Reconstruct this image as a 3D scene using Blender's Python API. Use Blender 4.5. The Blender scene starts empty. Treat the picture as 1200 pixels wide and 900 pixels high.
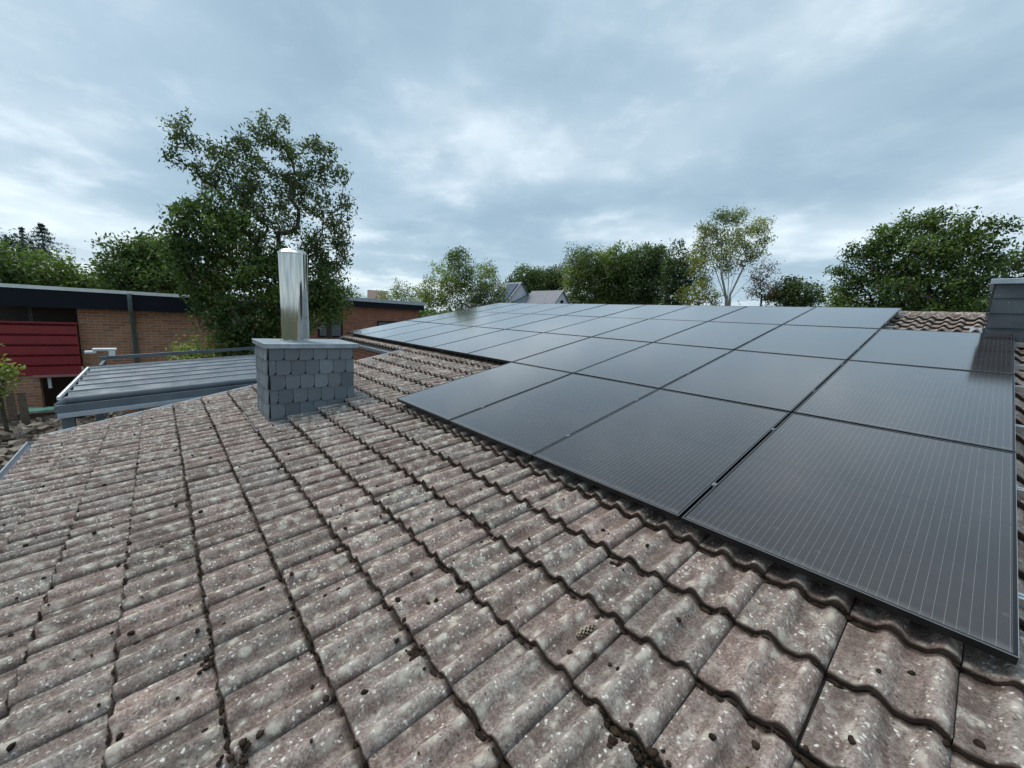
import bpy, math, random
import numpy as np
from mathutils import Vector, Matrix, noise
R = math.radians
rnd = random.Random(7)
rg = np.random.default_rng(11)
C = bpy.context.scene.collection
S = bpy.context.scene

# ---------------------------------------------------------------- camera
cam = bpy.data.cameras.new('camera'); camo = bpy.data.objects.new('camera', cam); C.objects.link(camo)
CAM = Vector((0.87925, -2.0325, 1.00038)); FPX = 472.22
CR = Matrix(((0.65342, 0.15768, -0.74039), (0.755, -0.06475, 0.65252), (0.05495, -0.98537, -0.16135)))   # columns: right, down, forward
camo.matrix_world = Matrix.Translation(CAM) @ (CR @ Matrix(((1, 0, 0), (0, -1, 0), (0, 0, -1)))).to_4x4()
cam.sensor_width = 36; cam.lens = FPX / 1200 * 36; cam.clip_start = 0.05; cam.clip_end = 3000
S.camera = camo

# ---------------------------------------------------------------- sky and sun
SUN_EL, SUN_AZ = 58, 205            # azimuth measured counter-clockwise from +X (the side the light comes from)
w = bpy.data.worlds.new('World'); S.world = w; w.use_nodes = True
nt = w.node_tree; nt.nodes.clear()
def wn(t, **k):
    n = nt.nodes.new(t)
    for a, b in k.items(): setattr(n, a, b)
    return n
L = nt.links.new
out = wn('ShaderNodeOutputWorld'); bg = wn('ShaderNodeBackground'); bg.inputs[1].default_value = 0.1
sky = wn('ShaderNodeTexSky', sky_type='NISHITA', sun_disc=False, sun_elevation=R(SUN_EL), sun_rotation=R(90 - SUN_AZ))
tc = wn('ShaderNodeTexCoord'); sep = wn('ShaderNodeSeparateXYZ'); L(tc.outputs['Generated'], sep.inputs[0])
def math_(op, a, b=None, c=None):
    n = wn('ShaderNodeMath', operation=op)
    for i, v in enumerate((a, b, c)):
        if v is None: continue
        if isinstance(v, (int, float)): n.inputs[i].default_value = v
        else: L(v, n.inputs[i])
    return n.outputs[0]
den = math_('ADD', math_('MAXIMUM', sep.outputs[2], 0.0), 0.13)
cx_ = math_('DIVIDE', sep.outputs[0], den); cy_ = math_('DIVIDE', sep.outputs[1], den)
comb = wn('ShaderNodeCombineXYZ'); L(cx_, comb.inputs[0]); L(cy_, comb.inputs[1]); comb.inputs[2].default_value = 3.7
def cloud(scale, rot, sx, sy, detail, rough, dist, lo, hi):
    mp = wn('ShaderNodeMapping'); mp.inputs['Rotation'].default_value = (0, 0, R(rot)); mp.inputs['Scale'].default_value = (sx, sy, 1)
    L(comb.outputs[0], mp.inputs[0])
    n = wn('ShaderNodeTexNoise'); n.inputs['Scale'].default_value = scale; n.inputs['Detail'].default_value = detail
    n.inputs['Roughness'].default_value = rough; n.inputs['Distortion'].default_value = dist; L(mp.outputs[0], n.inputs[0])
    mr = wn('ShaderNodeMapRange', interpolation_type='SMOOTHSTEP'); mr.inputs[1].default_value = lo; mr.inputs[2].default_value = hi
    L(n.outputs[0], mr.inputs[0]); return mr.outputs[0]
c1 = cloud(0.62, 120, 1.0, 1.1, 3, 0.45, 0.1, 0.34, 0.66)
c2 = cloud(1.7, 48, 0.95, 1.1, 6, 0.52, 0.15, 0.42, 0.74)
c3 = cloud(4.2, 20, 1.0, 1.1, 5, 0.6, 0.15, 0.45, 0.75)
hz = wn('ShaderNodeMapRange', interpolation_type='SMOOTHSTEP'); hz.inputs[1].default_value = 0.32; hz.inputs[2].default_value = 0.0; L(sep.outputs[2], hz.inputs[0])
f = math_('ADD', math_('MULTIPLY', c1, 0.56), math_('MULTIPLY', c2, 0.32))
f = math_('ADD', f, math_('MULTIPLY', c3, 0.16))
f = math_('ADD', f, math_('MULTIPLY', hz.outputs[0], 0.30))
ramp = wn('ShaderNodeValToRGB'); L(f, ramp.inputs[0])
el = ramp.color_ramp.elements
el[0].position = 0.0; el[0].color = (0.250, 0.358, 0.450, 1)
el[1].position = 1.0; el[1].color = (0.680, 0.770, 0.820, 1)
e = el.new(0.42); e.color = (0.355, 0.470, 0.560, 1)
e = el.new(0.72); e.color = (0.540, 0.640, 0.710, 1)
up_ = wn('ShaderNodeMapRange', interpolation_type='SMOOTHSTEP'); up_.inputs[1].default_value = 0.88; up_.inputs[2].default_value = 1.0   # an overcast sky is brightest overhead
up_.inputs[3].default_value = 10.0; up_.inputs[4].default_value = 44.0; L(sep.outputs[2], up_.inputs[0])
vm = wn('ShaderNodeVectorMath', operation='SCALE'); L(ramp.outputs[0], vm.inputs[0]); L(up_.outputs[0], vm.inputs['Scale'])
mx = wn('ShaderNodeMix', data_type='RGBA'); mx.inputs[0].default_value = 0.92
L(sky.outputs[0], mx.inputs[6]); L(vm.outputs[0], mx.inputs[7]); L(mx.outputs[2], bg.inputs[0]); L(bg.outputs[0], out.inputs[0])

sl = bpy.data.lights.new('sun', 'SUN'); so = bpy.data.objects.new('sun', sl); C.objects.link(so)
sl.energy = 2.0; sl.angle = R(22); sl.color = (1.0, 0.955, 0.90)
sd = Vector((math.cos(R(SUN_EL)) * math.cos(R(SUN_AZ)), math.cos(R(SUN_EL)) * math.sin(R(SUN_AZ)), math.sin(R(SUN_EL))))
so.rotation_euler = sd.to_track_quat('Z', 'Y').to_euler(); so.location = sd * 60
S.view_settings.view_transform = 'Standard'; S.view_settings.look = 'None'
S.view_settings.exposure = 0.46; S.view_settings.gamma = 1.0; S.view_settings.use_curve_mapping = False
S.render.engine = 'CYCLES'
S.cycles.max_bounces = 6; S.cycles.transparent_max_bounces = 8

# ---------------------------------------------------------------- helpers
TH = R(12); ct, st = math.cos(TH), math.sin(TH)
GZ = -3.6                                                # the ground
def W(u, v, n): return (u, v * ct - n * st, v * st + n * ct)      # roof slope coordinates: along the eave, up the slope, off the slope
def pray(px, py): return (CR @ Vector(((px - 600) / FPX, (py - 450) / FPX, 1)))
def at(px, py, D):                                        # the place seen there at D metres of level distance
    d = pray(px, py); return CAM + d * (D / math.hypot(d.x, d.y))
def depth(p): return (Vector(p) - CAM).dot(CR.col[2])

def tag(o, label=None, cat=None, group=None, kind=None):
    if label: o['label'] = label
    if cat: o['category'] = cat
    if group: o['group'] = group
    if kind: o['kind'] = kind
    return o
def empty(name, loc=(0, 0, 0), rot=(0, 0, 0)):
    o = bpy.data.objects.new(name, None); C.objects.link(o); o.location = loc; o.rotation_euler = rot; o.empty_display_size = 0.2
    return o

class MB:
    def __init__(s): s.v = []; s.f = []; s.smooth = []
    def add(s, vs, fs, smooth=False):
        b = len(s.v); s.v += [tuple(x) for x in vs]; s.f += [tuple(i + b for i in f) for f in fs]; s.smooth += [smooth] * len(fs)
    def box(s, a, b, M=None, bev=0.0):
        (x0, y0, z0), (x1, y1, z1) = a, b
        if bev <= 0:
            vs = [(x, y, z) for z in (z0, z1) for y in (y0, y1) for x in (x0, x1)]
            fs = [(0, 2, 3, 1), (4, 5, 7, 6), (0, 1, 5, 4), (2, 6, 7, 3), (0, 4, 6, 2), (1, 3, 7, 5)]
        else:
            c = [(x0, y0), (x1, y0), (x1, y1), (x0, y1)]
            def ring(z, k):
                q = bev * k
                return [(x0 + q + (bev if 0 else 0), y0 + q, z), (x1 - q, y0 + q, z), (x1 - q, y1 - q, z), (x0 + q, y1 - q, z)]
            vs = ring(z0, 1) + ring(z0 + bev, 0) + ring(z1 - bev, 0) + ring(z1, 1)
            fs = [(3, 2, 1, 0), (12, 13, 14, 15)]
            for r in range(3):
                for i in range(4): j = (i + 1) % 4; fs.append((r * 4 + i, r * 4 + j, r * 4 + 4 + j, r * 4 + 4 + i))
        if M is not None: vs = [tuple(M @ Vector(q)) for q in vs]
        s.add(vs, fs)
    def tube(s, pts, rad, n=8, cap=True, smooth=True):
        pts = [Vector(p) for p in pts]; rad = rad if isinstance(rad, (list, tuple)) else [rad] * len(pts)
        vs = []; fs = []
        t0 = (pts[1] - pts[0]).normalized(); a = t0.orthogonal().normalized()
        for i, p in enumerate(pts):
            t = ((pts[min(i + 1, len(pts) - 1)] - pts[max(i - 1, 0)])).normalized()
            a = (a - t * a.dot(t)).normalized(); b = t.cross(a)
            for k in range(n):
                q = 2 * math.pi * k / n; vs.append(p + (a * math.cos(q) + b * math.sin(q)) * rad[i])
        for i in range(len(pts) - 1):
            for k in range(n): k2 = (k + 1) % n; fs.append((i * n + k, i * n + k2, (i + 1) * n + k2, (i + 1) * n + k))
        s.add(vs, fs, smooth)
        if cap: s.add(vs[:n], [tuple(range(n))[::-1]]); s.add(vs[-n:], [tuple(range(n))])
    def lathe(s, prof, cen, n=32, smooth=True):
        vs = []; fs = []
        for r, z in prof:
            for k in range(n): q = 2 * math.pi * k / n; vs.append((cen[0] + r * math.cos(q), cen[1] + r * math.sin(q), cen[2] + z))
        for i in range(len(prof) - 1):
            for k in range(n): k2 = (k + 1) % n; fs.append((i * n + k, i * n + k2, (i + 1) * n + k2, (i + 1) * n + k))
        s.add(vs, fs, smooth)
    def lump(s, c, r, sc=(1, 1, .5), seg=8, rings=5, amp=.3, M=None):
        vs = [Vector((0, 0, 1))] ; fs = []
        for i in range(1, rings):
            ph = math.pi * i / rings
            for k in range(seg): q = 2 * math.pi * k / seg; vs.append(Vector((math.sin(ph) * math.cos(q), math.sin(ph) * math.sin(q), math.cos(ph))))
        vs.append(Vector((0, 0, -1)))
        off = Vector((rnd.random() * 50, rnd.random() * 50, 0))
        o = []
        for q in vs:
            k = 1 + amp * noise.noise(q * 1.6 + off) * 2
            p = Vector((q.x * sc[0], q.y * sc[1], q.z * sc[2])) * (r * k)
            if M is not None: p = M @ p
            o.append(p + Vector(c))
        for k in range(seg):
            k2 = (k + 1) % seg; fs.append((0, 1 + k, 1 + k2))
            for i in range(rings - 2): fs.append((1 + i * seg + k, 1 + (i + 1) * seg + k, 1 + (i + 1) * seg + k2, 1 + i * seg + k2))
            fs.append((1 + (rings - 2) * seg + k, len(o) - 1, 1 + (rings - 2) * seg + k2))
        s.add(o, fs, True)
    def poly(s, pts, off):                                # a prism: polygon moved by the vector off
        n = len(pts); off = Vector(off); p2 = [Vector(p) + off for p in pts]
        s.add(list(pts) + p2, [tuple(range(n))[::-1], tuple(range(n, 2 * n))] + [(i, (i + 1) % n, n + (i + 1) % n, n + i) for i in range(n)])
    def build(s, name, mat, parent=None, loc=None):
        me = bpy.data.meshes.new(name)
        vs = s.v
        if loc is not None: l = Vector(loc); vs = [tuple(Vector(q) - l) for q in vs]
        me.from_pydata(vs, [], s.f); me.polygons.foreach_set('use_smooth', s.smooth)
        me.materials.append(mat); me.update()
        o = bpy.data.objects.new(name, me); C.objects.link(o)
        if loc is not None: o.location = loc
        if parent: o.parent = parent
        return o

# ---------------------------------------------------------------- materials
def mat(name, col=(.5, .5, .5), rough=.6, metal=0.0, spec=.5):
    m = bpy.data.materials.new(name); m.use_nodes = True
    p = m.node_tree.nodes['Principled BSDF']
    p.inputs['Base Color'].default_value = (*col, 1); p.inputs['Roughness'].default_value = rough
    p.inputs['Metallic'].default_value = metal; p.inputs['Specular IOR Level'].default_value = spec
    return m
class NT:
    def __init__(s, m): s.t = m.node_tree; s.p = s.t.nodes['Principled BSDF']; s.co = s.t.nodes.new('ShaderNodeTexCoord').outputs['Object']
    def n(s, ty, ins=None, **k):
        n = s.t.nodes.new(ty)
        for a, b in k.items(): setattr(n, a, b)
        for a, b in (ins or {}).items():
            if hasattr(b, 'is_linked') or isinstance(b, bpy.types.NodeSocket): s.t.links.new(b, n.inputs[a])
            else: n.inputs[a].default_value = b
        return n
    def map(s, sc=(1, 1, 1), rot=(0, 0, 0), src=None):
        return s.n('ShaderNodeMapping', {'Vector': src or s.co, 'Scale': sc, 'Rotation': rot}).outputs[0]
    def noise(s, scale, detail=4, rough=.55, vec=None, dist=0):
        return s.n('ShaderNodeTexNoise', {'Vector': vec or s.co, 'Scale': scale, 'Detail': detail, 'Roughness': rough, 'Distortion': dist}).outputs[0]
    def vor(s, scale, vec=None, feature='F1'):
        return s.n('ShaderNodeTexVoronoi', {'Vector': vec or s.co, 'Scale': scale}, feature=feature)
    def rng(s, v, a, b, c=0., d=1.):
        return s.n('ShaderNodeMapRange', {0: v, 1: a, 2: b, 3: c, 4: d}).outputs[0]
    def mix(s, f, a, b, bt='MIX'):
        n = s.n('ShaderNodeMix', data_type='RGBA', blend_type=bt)
        for i, v in ((0, f), (6, a), (7, b)):
            if isinstance(v, bpy.types.NodeSocket): s.t.links.new(v, n.inputs[i])
            elif i == 0: n.inputs[0].default_value = v
            else: n.inputs[i].default_value = (*v, 1)
        return n.outputs[2]
    def m(s, op, a, b=0., c=0.):
        return s.n('ShaderNodeMath', {0: a, 1: b, 2: c}, operation=op).outputs[0]
    def bump(s, h, strength=.3, dist=.01):
        s.t.links.new(s.n('ShaderNodeBump', {'Height': h, 'Strength': strength, 'Distance': dist}).outputs[0], s.p.inputs['Normal'])
    def set(s, k, v): s.t.links.new(v, s.p.inputs[k])
    def attr(s, name): return s.n('ShaderNodeAttribute', attribute_name=name)

def weathered(name, col, col2, scale=6, rough=.7, metal=0., bump=.1, spec=.5, det=5):
    m = mat(name, col, rough, metal, spec); t = NT(m)
    f = t.noise(scale, det, .62); t.set('Base Color', t.mix(t.rng(f, .35, .68), col, col2))
    t.set('Roughness', t.rng(f, .3, .7, rough * .8, min(1, rough * 1.2)))
    if bump: t.bump(t.noise(scale * 8, 3), bump, .004)
    return m

# old concrete tile: brown-grey, each tile its own tone, lichen, algae and dark specks
M_tile = mat('old_concrete_tile', rough=.92, spec=.25); t = NT(M_tile)
a = t.attr('tone'); sepc = t.n('ShaderNodeSeparateColor', {0: a.outputs['Color']})
tone, hue, lich = sepc.outputs[0], sepc.outputs[1], sepc.outputs[2]
big = t.noise(3.1, 5, .6); mid = t.noise(14, 5, .65); fine = t.noise(95, 4, .7); grit = t.noise(420, 2, .6)
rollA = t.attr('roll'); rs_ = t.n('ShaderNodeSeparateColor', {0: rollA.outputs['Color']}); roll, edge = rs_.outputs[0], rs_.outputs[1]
streak = t.noise(22, 4, .6, t.map((1, .22, 1)))
pink = (.350, .245, .208); grey = (.262, .232, .203); dark = (.085, .062, .052); green = (.190, .178, .145)
hm = t.m('ADD', t.m('MULTIPLY', hue, .45), t.rng(mid, .3, .7, -.10, .60))
base = t.mix(t.rng(hm, .15, .85), pink, grey)
base = t.mix(t.rng(big, .50, .72, 0, .50), base, green)
base = t.mix(t.rng(t.m('ADD', streak, t.m('MULTIPLY', roll, .22)), .62, .40, 0, .60), base, dark)
base = t.mix(t.rng(t.m('ADD', mid, t.m('MULTIPLY', fine, .5)), .84, .68, 0, .55), base, dark)
base = t.mix(t.m('MULTIPLY', t.rng(roll, .35, 1, 0, .35), t.rng(streak, .4, .6)), base, (.40, .34, .30))
brt = t.m('ADD', t.rng(tone, 0, 1, .76, 1.14), t.rng(grit, .3, .7, -.26, .26))
br2 = t.m('MULTIPLY', brt, t.rng(fine, .25, .75, .46, 1.50))
hs = t.n('ShaderNodeVectorMath', {0: base, 'Scale': br2}, operation='SCALE').outputs[0]
# lichen: pale crusty patches with ragged outlines, thicker on the rolls
wv = t.n('ShaderNodeVectorMath', {0: t.co, 1: t.n('ShaderNodeVectorMath', {0: t.n('ShaderNodeTexNoise', {'Vector': t.co, 'Scale': 34., 'Detail': 4.}).outputs[1], 'Scale': .035}, operation='SCALE').outputs[0]}, operation='ADD').outputs[0]
v1 = t.vor(15, t.map((1.25, .8, 1), (0, 0, .4), wv)); lsel = t.m('ADD', mid, t.m('ADD', t.m('MULTIPLY', lich, .16), t.m('MULTIPLY', roll, .13)))
lic = t.m('MULTIPLY', t.rng(t.m('ADD', v1.outputs['Distance'], t.m('MULTIPLY', fine, .75)), .78, .58), t.rng(lsel, .53, .66))
v2 = t.vor(44, wv); lic2 = t.m('MULTIPLY', t.rng(t.m('ADD', v2.outputs['Distance'], t.m('MULTIPLY', fine, .55)), .56, .46), t.rng(t.m('ADD', streak, t.m('ADD', t.m('MULTIPLY', lich, .14), t.m('MULTIPLY', roll, .12))), .53, .63))
sepv = t.n('ShaderNodeSeparateColor', {0: v2.outputs['Color']}).outputs[0]
col = t.mix(t.m('MULTIPLY', lic, .72), hs, (.50, .46, .38))
col = t.mix(t.m('MULTIPLY', t.m('MULTIPLY', lic2, t.m('GREATER_THAN', sepv, .30)), .85), col, (.66, .64, .57))
v3 = t.vor(30, wv); sp = t.rng(t.m('ADD', v3.outputs['Distance'], t.m('MULTIPLY', fine, .35)), .34, .27)
col = t.mix(t.m('MULTIPLY', sp, t.rng(t.noise(5.3), .42, .54, 0, .85)), col, (.040, .030, .024))
col = t.mix(t.m('MULTIPLY', t.rng(t.m('ADD', edge, t.m('MULTIPLY', mid, .9)), 1.05, 1.32), .90), col, (.045, .030, .023))   # moss and dirt at the tile overlaps, broadened to paint in step shadows
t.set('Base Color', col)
t.bump(t.m('ADD', t.m('ADD', t.m('MULTIPLY', fine, .7), t.m('MULTIPLY', grit, .35)), t.m('MULTIPLY', lic, .35)), 1.0, .0075)

M_moss = mat('moss', (.05, .035, .024), .95, spec=.1); t = NT(M_moss)
t.set('Base Color', t.mix(t.rng(t.noise(30), .4, .65), (.020, .014, .011), (.050, .034, .022))); t.bump(t.noise(260, 3), .9, .006)
M_ridge = M_tile
M_frame = mat('black_anodised', (.018, .019, .021), .34, .6)
M_clamp = weathered('dull_clamp', (.26, .27, .28), (.18, .19, .20), 20, .45, .7, 0)
M_rail = weathered('aluminium', (.62, .63, .64), (.50, .51, .52), 20, .35, .9, 0)
# solar glass: black cells, fine busbars along the slope, soft reflection
M_cell = mat('solar_glass', (.012, .013, .018), .13, spec=.5); t = NT(M_cell)
t.p.inputs['IOR'].default_value = 1.36; t.p.inputs['Coat Weight'].default_value = 1.0; t.p.inputs['Coat Roughness'].default_value = .11; t.p.inputs['Coat IOR'].default_value = 1.60
sx = t.n('ShaderNodeSeparateXYZ', {0: t.co}); X, Y = sx.outputs[0], sx.outputs[1]
def line(v, period, half, off=0.):      # distance to the nearest line of a comb
    q = t.m('ABSOLUTE', t.m('SUBTRACT', t.m('FRACT', t.m('DIVIDE', t.m('SUBTRACT', v, off), period)), .5))
    return t.m('GREATER_THAN', q, .5 - half / period)
bus = line(X, .0306, .00045, .0145)
dots = t.rng(t.m('ABSOLUTE', t.m('SUBTRACT', t.m('FRACT', t.m('DIVIDE', Y, .0155)), .5)), .12, .34, .45, 1)
gapx = line(X, .1836, .0011, .0168); gapy = line(Y, .0955, .0009, .02)
mid_ = t.m('LESS_THAN', t.m('ABSOLUTE', t.m('SUBTRACT', Y, .895)), .006)
cell = t.mix(t.rng(t.noise(1.4, 2), .35, .65), (.015, .0095, .0085), (.021, .0135, .012))
c_ = t.mix(t.m('MULTIPLY', bus, dots), cell, (.24, .235, .235))
c_ = t.mix(t.m('MULTIPLY', gapy, .25), c_, (.06, .06, .07)); c_ = t.mix(t.m('MULTIPLY', gapx, .9), c_, (.004, .004, .005)); c_ = t.mix(mid_, c_, (.006, .006, .008))
dust = t.m('ADD', t.rng(t.noise(7, 6, .7), .5, .8, 0, .035), t.m('MULTIPLY', t.rng(t.m('ADD', Y, t.m('MULTIPLY', t.noise(18, 4), .05)), .075, .03), .16)); c_ = t.mix(dust, c_, (.35, .33, .30)); sm = t.vor(5.2); c_ = t.mix(t.rng(t.m('ADD', sm.outputs['Distance'], t.m('MULTIPLY', t.noise(40), .25)), .20, .15, 0, .05), c_, (.5, .5, .5))
t.set('Base Color', c_); t.set('Roughness', t.rng(t.noise(3, 5, .7), .3, .7, .10, .17))
M_slate = mat('slate', rough=.5, spec=.5); t = NT(M_slate)
a = t.attr('tone'); sc_ = t.n('ShaderNodeSeparateColor', {0: a.outputs['Color']})
sb = t.mix(sc_.outputs[0], (.078, .096, .113), (.168, .198, .222))
sb = t.mix(t.rng(t.noise(9, 5), .4, .7, 0, .4), sb, (.115, .135, .150)); sb = t.mix(t.rng(t.noise(16, 4), .66, .74, 0, .5), sb, (.42, .44, .44))
t.set('Base Color', sb); t.bump(t.noise(60, 4), .25, .004)
M_dslate = mat('dark_slate', rough=.45); t = NT(M_dslate)
sb = t.mix(t.rng(t.noise(5, 5), .35, .7), (.028, .038, .046), (.055, .070, .080)); sb = t.mix(t.rng(t.noise(14, 4), .68, .76, 0, .4), sb, (.35, .38, .38)); t.set('Base Color', sb); t.bump(t.noise(60, 4), .2, .004)
M_core = mat('chimney_core', (.012, .014, .016), .9)
M_zinc = weathered('zinc', (.36, .43, .47), (.27, .32, .35), 9, .42, .55, .05)
M_lead = weathered('lead_flashing', (.17, .175, .18), (.10, .105, .11), 12, .6, .2, .15)
M_steel = mat('polished_steel', (.50, .51, .49), .16, 1.0); t = NT(M_steel)
t.set('Roughness', t.rng(t.noise(4, 3, .5, t.map((14, 14, .3))), .3, .7, .05, .10)); t.bump(t.noise(4, 1, .4, t.map((3, 3, .08))), .30, .03)
M_grey = weathered('grey_painted_metal', (.115, .140, .160), (.085, .105, .122), 3, .55, .0, 0, .35)
M_greyl = weathered('pale_painted_metal', (.38, .42, .46), (.30, .34, .38), 5, .45, .2, 0)
M_white = weathered('white_paint', (.74, .76, .76), (.62, .64, .64), 6, .5, 0, 0)
M_fascia = weathered('dark_fascia', (.007, .009, .016), (.011, .014, .022), 2, .6, 0, .02, .15)
M_red = weathered('red_boards', (.25, .013, .020), (.18, .010, .015), 4, .45, 0, .05)
M_wood = weathered('old_wood', (.16, .12, .09), (.085, .065, .05), 12, .85, 0, .3)
M_log = weathered('split_firewood', (.22, .18, .14), (.08, .065, .05), 7, .9, 0, .4)
M_bark = weathered('bark', (.10, .085, .065), (.055, .045, .036), 9, .95, 0, .5, .1)
M_pale = weathered('pale_bark', (.40, .39, .34), (.24, .22, .18), 12, .9, 0, .3, .1)
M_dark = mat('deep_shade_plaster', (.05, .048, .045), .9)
M_soil = weathered('felt_roof', (.16, .155, .15), (.10, .10, .095), 4, .9, 0, .2)
M_glass = mat('window_glass', (.10, .14, .16), .06, spec=.6)
M_wcl = weathered('white_render', (.58, .60, .64), (.50, .52, .55), 3, .8, 0, 0)
M_groof = weathered('grey_tiles_far', (.135, .145, .17), (.10, .108, .13), 6, .6, 0, .1)
M_rroof = weathered('brown_tiles_far', (.20, .13, .105), (.14, .09, .075), 6, .8, 0, .1)
M_pv = mat('far_solar_glass', (.05, .07, .12), .15)
M_sky = mat('rooflight_glass', (.55, .62, .68), .1)
M_green = weathered('green_cloth', (.10, .32, .20), (.30, .42, .34), 9, .8, 0, 0)
def brick(name, c1, c2, mortar, sc=1.0):
    m = mat(name, rough=.9, spec=.2); t = NT(m)
    s3 = t.n('ShaderNodeSeparateXYZ', {0: t.co})
    v = t.n('ShaderNodeCombineXYZ', {0: t.m('ADD', s3.outputs[1], s3.outputs[0]), 1: s3.outputs[2]}).outputs[0]
    b = t.n('ShaderNodeTexBrick', {'Vector': v, 'Color1': (*c1, 1), 'Color2': (*c2, 1), 'Mortar': (*mortar, 1), 'Scale': 1.0, 'Mortar Size': .011, 'Mortar Smooth': .2, 'Bias': 0., 'Brick Width': .30, 'Row Height': .092})
    b.offset = .5
    c = t.mix(t.rng(t.noise(3, 5), .3, .7, 0, .35), b.outputs[0], tuple(x * .6 for x in c1)); c = t.mix(t.rng(t.noise(22, 3), .35, .7, 0, .45), c, c2)
    t.set('Base Color', c); t.bump(t.m('SUBTRACT', t.m('MULTIPLY', t.noise(40), .3), b.outputs[1]), .5, .012)
    return m
M_brick = brick('orange_brown_brick', (.50, .255, .150), (.30, .150, .092), (.48, .40, .33))
M_brick2 = brick('red_brown_brick', (.36, .145, .085), (.22, .09, .06), (.36, .27, .22))
M_grass = weathered('grass_ground', (.070, .080, .042), (.105, .100, .068), 1.2, .95, 0, .5, .1)

# ---------------------------------------------------------------- ground
g = MB(); n_ = 24; ext = 700
for i in range(n_ + 1):
    for j in range(n_ + 1):
        x = (i / n_ * 2 - 1); y = (j / n_ * 2 - 1); x = math.copysign(abs(x) ** 1.6, x) * ext; y = math.copysign(abs(y) ** 1.6, y) * ext
        far = max(0, math.hypot(x, y) - 45) / 200
        g.v.append((x, y, GZ + min(far, 1) * 1.2 * noise.noise(Vector((x * .01, y * .01, 0)))))
for i in range(n_):
    for j in range(n_):
        q = i * (n_ + 1) + j; g.f.append((q, q + n_ + 1, q + n_ + 2, q + 1)); g.smooth.append(True)
tag(g.build('ground', M_grass), kind='structure')

# ---------------------------------------------------------------- our house with its tiled roof
TU, TV = .31, .3345; U0, V0 = .09, -3.345; N0 = -.148
house = empty('tiled_house', (0, 0, GZ))
tag(house, 'low house under old lichen-spotted brown concrete tiles, carrying the slate chimneys and solar panels', 'house')
HL = Vector((0, 0, GZ))
def hchild(mb, name, m, parent=None):
    o = mb.build(name, m)
    if parent is None: o.parent = house; o.matrix_parent_inverse = Matrix.Translation(-HL)
    else: o.parent = parent
    return o
def tile_h(s):
    h = 0.
    for c_, hw, am in ((.40, .175, .037), (.865, .175, .036)):
        d = abs(s - c_) / hw
        if d < 1: h += am * 1.10 * (.5 + .5 * math.cos(d * math.pi)) ** .85
    return h + .0015 * math.sin(s * 40)
SS = [i / 26 for i in range(27)]
TT = [0., .02, .055, .15, .4, .7, .88, .96, 1.06]
TD = [-.010, -.003, 0., 0., 0., 0., 0., 0., 0.]
vs = []; fs = []; tones = []; rolls = []; KMIN, KW = -22, -34; nrow = 32; WR = 15
hs_ = [tile_h(s) for s in SS]
for j in range(nrow):
    for k in range(KW if j >= WR else KMIN, 22):
        tn = min(1, max(0, rnd.gauss(.5, .24))); hu = rnd.random(); lc = rnd.random()
        dz = rnd.gauss(0, .0022); tl = rnd.gauss(0, .004); dv = rnd.gauss(0, .0035); du = rnd.gauss(0, .0016); seed = rnd.random() * 99
        b = len(vs); ns = len(SS)
        near = (abs(U0 + k * TU - .2) < 3.5 and j < 12)
        for ti, tt in enumerate([-1] + TT):
            for si, s in enumerate(SS):
                u = U0 + (k + s * .985 + .006) * TU + du
                wob = .006 * noise.noise(Vector((s * 5 + seed, j * 1.0, 0))) if tt <= .06 else 0
                if tt < 0: v = V0 + j * TV + dv + .004 + wob; n = N0 + .006 + hs_[si] * .92 + dz - .004
                else:
                    v = V0 + (j + tt) * TV + dv + wob
                    n = N0 + .036 * (1 - tt) + hs_[si] * (1 - .12 * max(0, tt)) + dz + tl * (s - .5) + TD[ti - 1] + .0012 * noise.noise(Vector((s * 3 + seed, tt * 3, 1)))
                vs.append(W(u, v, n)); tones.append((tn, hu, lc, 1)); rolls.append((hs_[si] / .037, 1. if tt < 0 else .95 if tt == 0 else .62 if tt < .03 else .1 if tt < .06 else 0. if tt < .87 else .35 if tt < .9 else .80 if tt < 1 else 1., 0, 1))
        # side skirts down to the batten line
        rows = len(TT) + 1
        for ti in range(rows - 1):
            for si in range(ns - 1):
                q = b + ti * ns + si; fs.append((q, q + 1, q + ns + 1, q + ns))
        for si in (0, ns - 1):
            b2 = len(vs)
            for ti, tt in enumerate(TT):
                u = U0 + (k + SS[si] * .985 + .006) * TU + du
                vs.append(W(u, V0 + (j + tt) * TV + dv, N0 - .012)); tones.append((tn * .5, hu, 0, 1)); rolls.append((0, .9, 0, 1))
            for ti in range(len(TT) - 1):
                q = b + (ti + 1) * ns + si
                fs.append((q, q + ns, b2 + ti + 1, b2 + ti) if si == 0 else (q + ns, q, b2 + ti, b2 + ti + 1))
me = bpy.data.meshes.new('roof'); me.from_pydata(vs, [], fs); me.polygons.foreach_set('use_smooth', [True] * len(fs))
at_ = me.color_attributes.new('tone', 'FLOAT_COLOR', 'POINT'); at_.data.foreach_set('color', np.array(tones, dtype=np.float32).ravel())
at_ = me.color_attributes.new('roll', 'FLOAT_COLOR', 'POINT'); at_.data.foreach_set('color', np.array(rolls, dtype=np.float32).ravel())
me.materials.append(M_tile); me.update()
try: me.set_sharp_from_angle(angle=R(50))
except Exception: pass
roof = bpy.data.objects.new('roof', me); C.objects.link(roof); roof.parent = house; roof.matrix_parent_inverse = Matrix.Translation(-HL)
VR = V0 + nrow * TV                                       # the ridge
VW = V0 + WR * TV                                         # eave of the wing
UL, UW, UR = U0 + KMIN * TU, U0 + KW * TU, U0 + 22 * TU
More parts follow.
